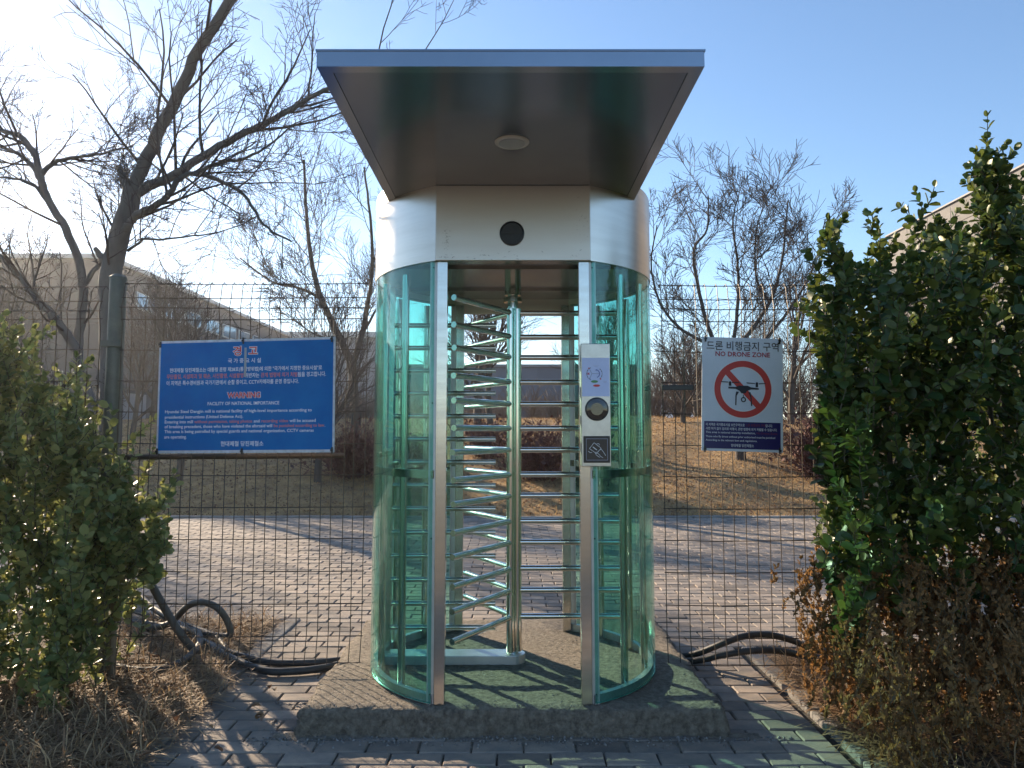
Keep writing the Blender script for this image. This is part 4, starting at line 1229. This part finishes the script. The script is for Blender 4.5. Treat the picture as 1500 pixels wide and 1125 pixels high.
# withered shrub, right foreground
r = np.random.default_rng(33)
root = empty('withered_shrub', (2.1, 3.6, 0.05), 'low withered orange brown shrub at the foot of the tall evergreen', 'shrub')
P, F, nn, st = [], [], 0, MB()
for i in range(1150):
    x = 1.50 + 1.3 * r.random(); y_ = r.uniform(3.15, 4.15)
    Hh = float(np.interp(x, [1.48, 1.6, 1.87, 2.1, 2.3, 2.8], [.66, .82, .98, .90, .95, 1.0])) * (1 - .35 * max(0, (3.55 - y_) / .4))
    zt = .12 + (Hh - .12) * r.random() ** .6
    x = max(x, 1.50 + .10 * r.random() + (.06 if zt < .3 else 0))
    tip = np.array([x + r.normal(-.02, .05), y_ + r.normal(-.04, .06), zt]); p = tip - np.array([r.normal(0, .06), r.normal(0, .06), r.uniform(.10, .22)])
    s_ = make_shoot(p, tip, r, 5, .015)
    st.later(s_ - np.array([2.1, 3.6, .05]), np.linspace(.0022, .001, 5), 3)
    for k in range(58):
        t = r.random(); f = t * 3.999; j = int(f); q = s_[j] + (s_[j + 1] - s_[j]) * (f - j)
        d = unit(unit(s_[-1] - s_[0]) + r.normal(0, .55, 3)); w_ = unit(cross(d, r.normal(size=3))); l_ = r.uniform(.012, .034); b_ = l_ * r.uniform(.18, .34)
        q = q - np.array([2.1, 3.6, .05])
        P.append(np.array([q, q + d * l_ * .5 + w_ * b_, q + d * l_, q + d * l_ * .5 - w_ * b_])); nn += 1
st.build('stems', 'stem', root)
V = np.concatenate(P); tag(link('foliage', quads_mesh('foliage', V, np.arange(nn * 4).reshape(-1, 4), 'brown'), root), kind='stuff')

# low leafy sprigs behind the left fence
# ================================================================== STRAW AND LITTER ON THE BEDS
def straw(name, label, regions, seed, per):
    r = np.random.default_rng(seed); VV, FF, c = [], [], 0
    for (x0, x1, y0, y1, n_) in regions:
        for i in range(n_):
            x, y_ = r.uniform(x0, x1), r.uniform(y0, y1)
            tuft = r.random() < .22
            a = r.uniform(0, 6.28); L = r.uniform(.06, .24); lift = r.uniform(.0, .35) if not tuft else r.uniform(.4, 1.3)
            d = np.array([math.cos(a), math.sin(a), 0]); s_ = np.array([-d[1], d[0], 0]) * r.uniform(.0011, .0032)
            p = np.array([x, y_, .045 + .035 * r.random()])
            bend = r.normal(0, .25); pts = []
            for k in range(4):
                t = k / 3
                pts.append(p + d * L * t * math.cos(lift) + np.array([-d[1], d[0], 0]) * bend * L * t * t + np.array([0, 0, 1]) * (L * math.sin(lift) * t - L * .35 * t * t * (1 if tuft else .5)))
            for q in pts: VV += [q - s_, q + s_]
            for k in range(3): FF.append((c + 2 * k, c + 2 * k + 1, c + 2 * k + 3, c + 2 * k + 2))
            c += 8
    V = np.array(VV); V[:, 2] = np.maximum(V[:, 2], .022)
    return tag(link(name, quads_mesh(name, V, np.array(FF), 'straw')), label, 'straw', kind='stuff')
straw('dry_straw', 'dry straw and needles covering the left bed', [(-3.4, -1.70, 3.1, 4.75, 15000), (-1.80, -1.56, 3.2, 4.5, 900), (-2.9, -1.75, 4.75, 5.75, 4500)], 41, 1)
straw('dry_straw', 'dry straw and weeds along the right edge of the path', [(1.62, 2.9, 3.0, 4.9, 7000), (1.54, 1.66, 3.1, 4.6, 420)], 42, 1)
def litter(name, label, regions, seed):
    r = np.random.default_rng(seed); P = []
    for (x0, x1, y0, y1, n_) in regions:
        for i in range(n_):
            q = LT * (r.uniform(.022, .05)); a = r.uniform(0, 6.28); t = r.normal(0, .45)
            rx = np.array([[1, 0, 0], [0, math.cos(t), -math.sin(t)], [0, math.sin(t), math.cos(t)]]); rz = np.array([[math.cos(a), -math.sin(a), 0], [math.sin(a), math.cos(a), 0], [0, 0, 1]])
            P.append(q * np.array([1, 1, 3]) @ rx.T @ rz.T + (r.uniform(x0, x1), r.uniform(y0, y1), .065 + .02 * r.random()))
    n_ = len(P)
    return tag(link(name, quads_mesh(name, np.concatenate(P), (LFa[None] + (np.arange(n_) * 9)[:, None, None]).reshape(-1, 3), 'litter')), label, 'leaf litter', kind='stuff')
litter('fallen_leaves', 'curled brown fallen leaves in the left bed', [(-3.2, -1.72, 3.1, 4.7, 900), (-2.9, -1.76, 4.6, 5.7, 260), (-1.7, -1.2, 3.3, 4.5, 14)], 51)
litter('fallen_leaves', 'curled brown fallen leaves in the right bed', [(1.64, 2.8, 3.1, 4.9, 160)], 52)

# ================================================================== CABLES
def cable(label, pts, rad, mat, corr=False, cat='cable'):
    c = catmull(pts, 26 if corr else 8)
    rr = np.full(len(c), rad)
    if corr: rr[::2] *= .84
    o = MB().tube(c, rr, 12).build('cable', mat, None)
    smooth_angle(o, 80)
    return tag(o, label, cat, 'cables lying around the fence')
z0 = .075
cable('thick grey pipe leaning upright against the fence beside the wooden stake', [(-2.42, 4.80, .92), (-2.31, 4.75, .656), (-2.173, 4.75, .408), (-2.047, 4.74, .226), (-1.97, 4.80, .09)], .023, 'hose_g')
cable('dark cable rising in a round loop behind the fence', [(-2.5, 5.3, .10), (-2.33, 5.24, .15), (-2.172, 5.15, .284), (-2.052, 5.1, .322), (-1.948, 5.08, .291), (-1.889, 5.1, .207), (-1.87, 5.12, .11), (-1.95, 5.15, .09), (-2.05, 5.2, .09), (-2.2, 5.28, .085)], .0215, 'hose_g')
cable('black cable running from behind the evergreen down to the tangle', [(-3.73, 6.9, .22), (-3.174, 6.2, .28), (-2.677, 5.7, .16), (-2.264, 5.33, .10), (-1.98, 4.97, .085)], .022, 'hose')
cable('pale grey cable stretched low across the tangle', [(-3.1, 5.95, .12), (-2.78, 5.75, .10), (-2.384, 5.5, .09), (-2.018, 5.2, .085), (-1.80, 4.88, .08)], .017, 'hose_g')
cable('grey cable bowed forward over the straw in front of the fence', [(-2.75, 5.2, .12), (-2.50, 4.72, .09), (-2.28, 4.50, .085), (-2.07, 4.44, .085), (-1.96, 4.58, .09), (-1.97, 4.86, .11), (-2.06, 5.05, .14), (-2.2, 5.2, .12), (-2.416, 5.4, .09), (-2.73, 5.55, .085)], .021, 'hose_g')
cable('black cable lying across the path up to the slab', [(-2.30, 5.36, .09), (-1.95, 4.95, .09), (-1.70, 4.70, .075), (-1.46, 4.55, .052), (-1.28, 4.54, .05), (-1.12, 4.60, .05), (-1.02, 4.68, .052), (-.93, 4.74, .055)], .022, 'hose')
cable('second black cable lying straight behind the other one on the path', [(-2.05, 5.06, .09), (-1.74, 4.80, .08), (-1.50, 4.72, .05), (-1.25, 4.70, .05), (-1.05, 4.76, .05), (-.93, 4.80, .055)], .020, 'hose')
cable('thin black wire curled at the wooden stake', [(-2.248, 4.6, .641), (-2.308, 4.6, .609), (-2.325, 4.6, .541), (-2.303, 4.6, .489), (-2.251, 4.58, .529)], .005, 'hose')
cable('upper black corrugated conduit arching under the right fence', [(.94, 4.84, .06), (1.06, 4.80, .062), (1.15, 4.74, .10), (1.274, 4.66, .177), (1.399, 4.65, .221), (1.543, 4.65, .229), (1.686, 4.65, .197), (1.82, 4.66, .14), (2.02, 4.8, .09)], .021, 'hose', True)
cable('lower black corrugated conduit under the right fence', [(.94, 4.74, .055), (1.06, 4.70, .06), (1.15, 4.65, .085), (1.25, 4.60, .125), (1.42, 4.58, .155), (1.58, 4.58, .155), (1.74, 4.60, .12), (1.9, 4.65, .085)], .021, 'hose', True)

# ================================================================== HAZE
hm_ = bpy.data.materials.new('flare_haze'); hm_.use_nodes = True
nt = hm_.node_tree; nt.nodes.remove(nt.nodes['Principled BSDF'])
pv = nt.nodes.new('ShaderNodeVolumePrincipled')  # air volume added to emulate lens flare glow, along with far fading
pv.inputs['Color'].default_value = (0.93, 0.95, 1.0, 1)
pv.inputs['Density'].default_value = 0.0008
pv.inputs['Anisotropy'].default_value = 0.7
nt.links.new(pv.outputs[0], nt.nodes['Material Output'].inputs['Volume'])
tag(MB().box(-610, 610, -410, 810, -2.1, 24.0).build('haze', hm_), 'thin air haze added for flare glow', 'haze', kind='stuff')
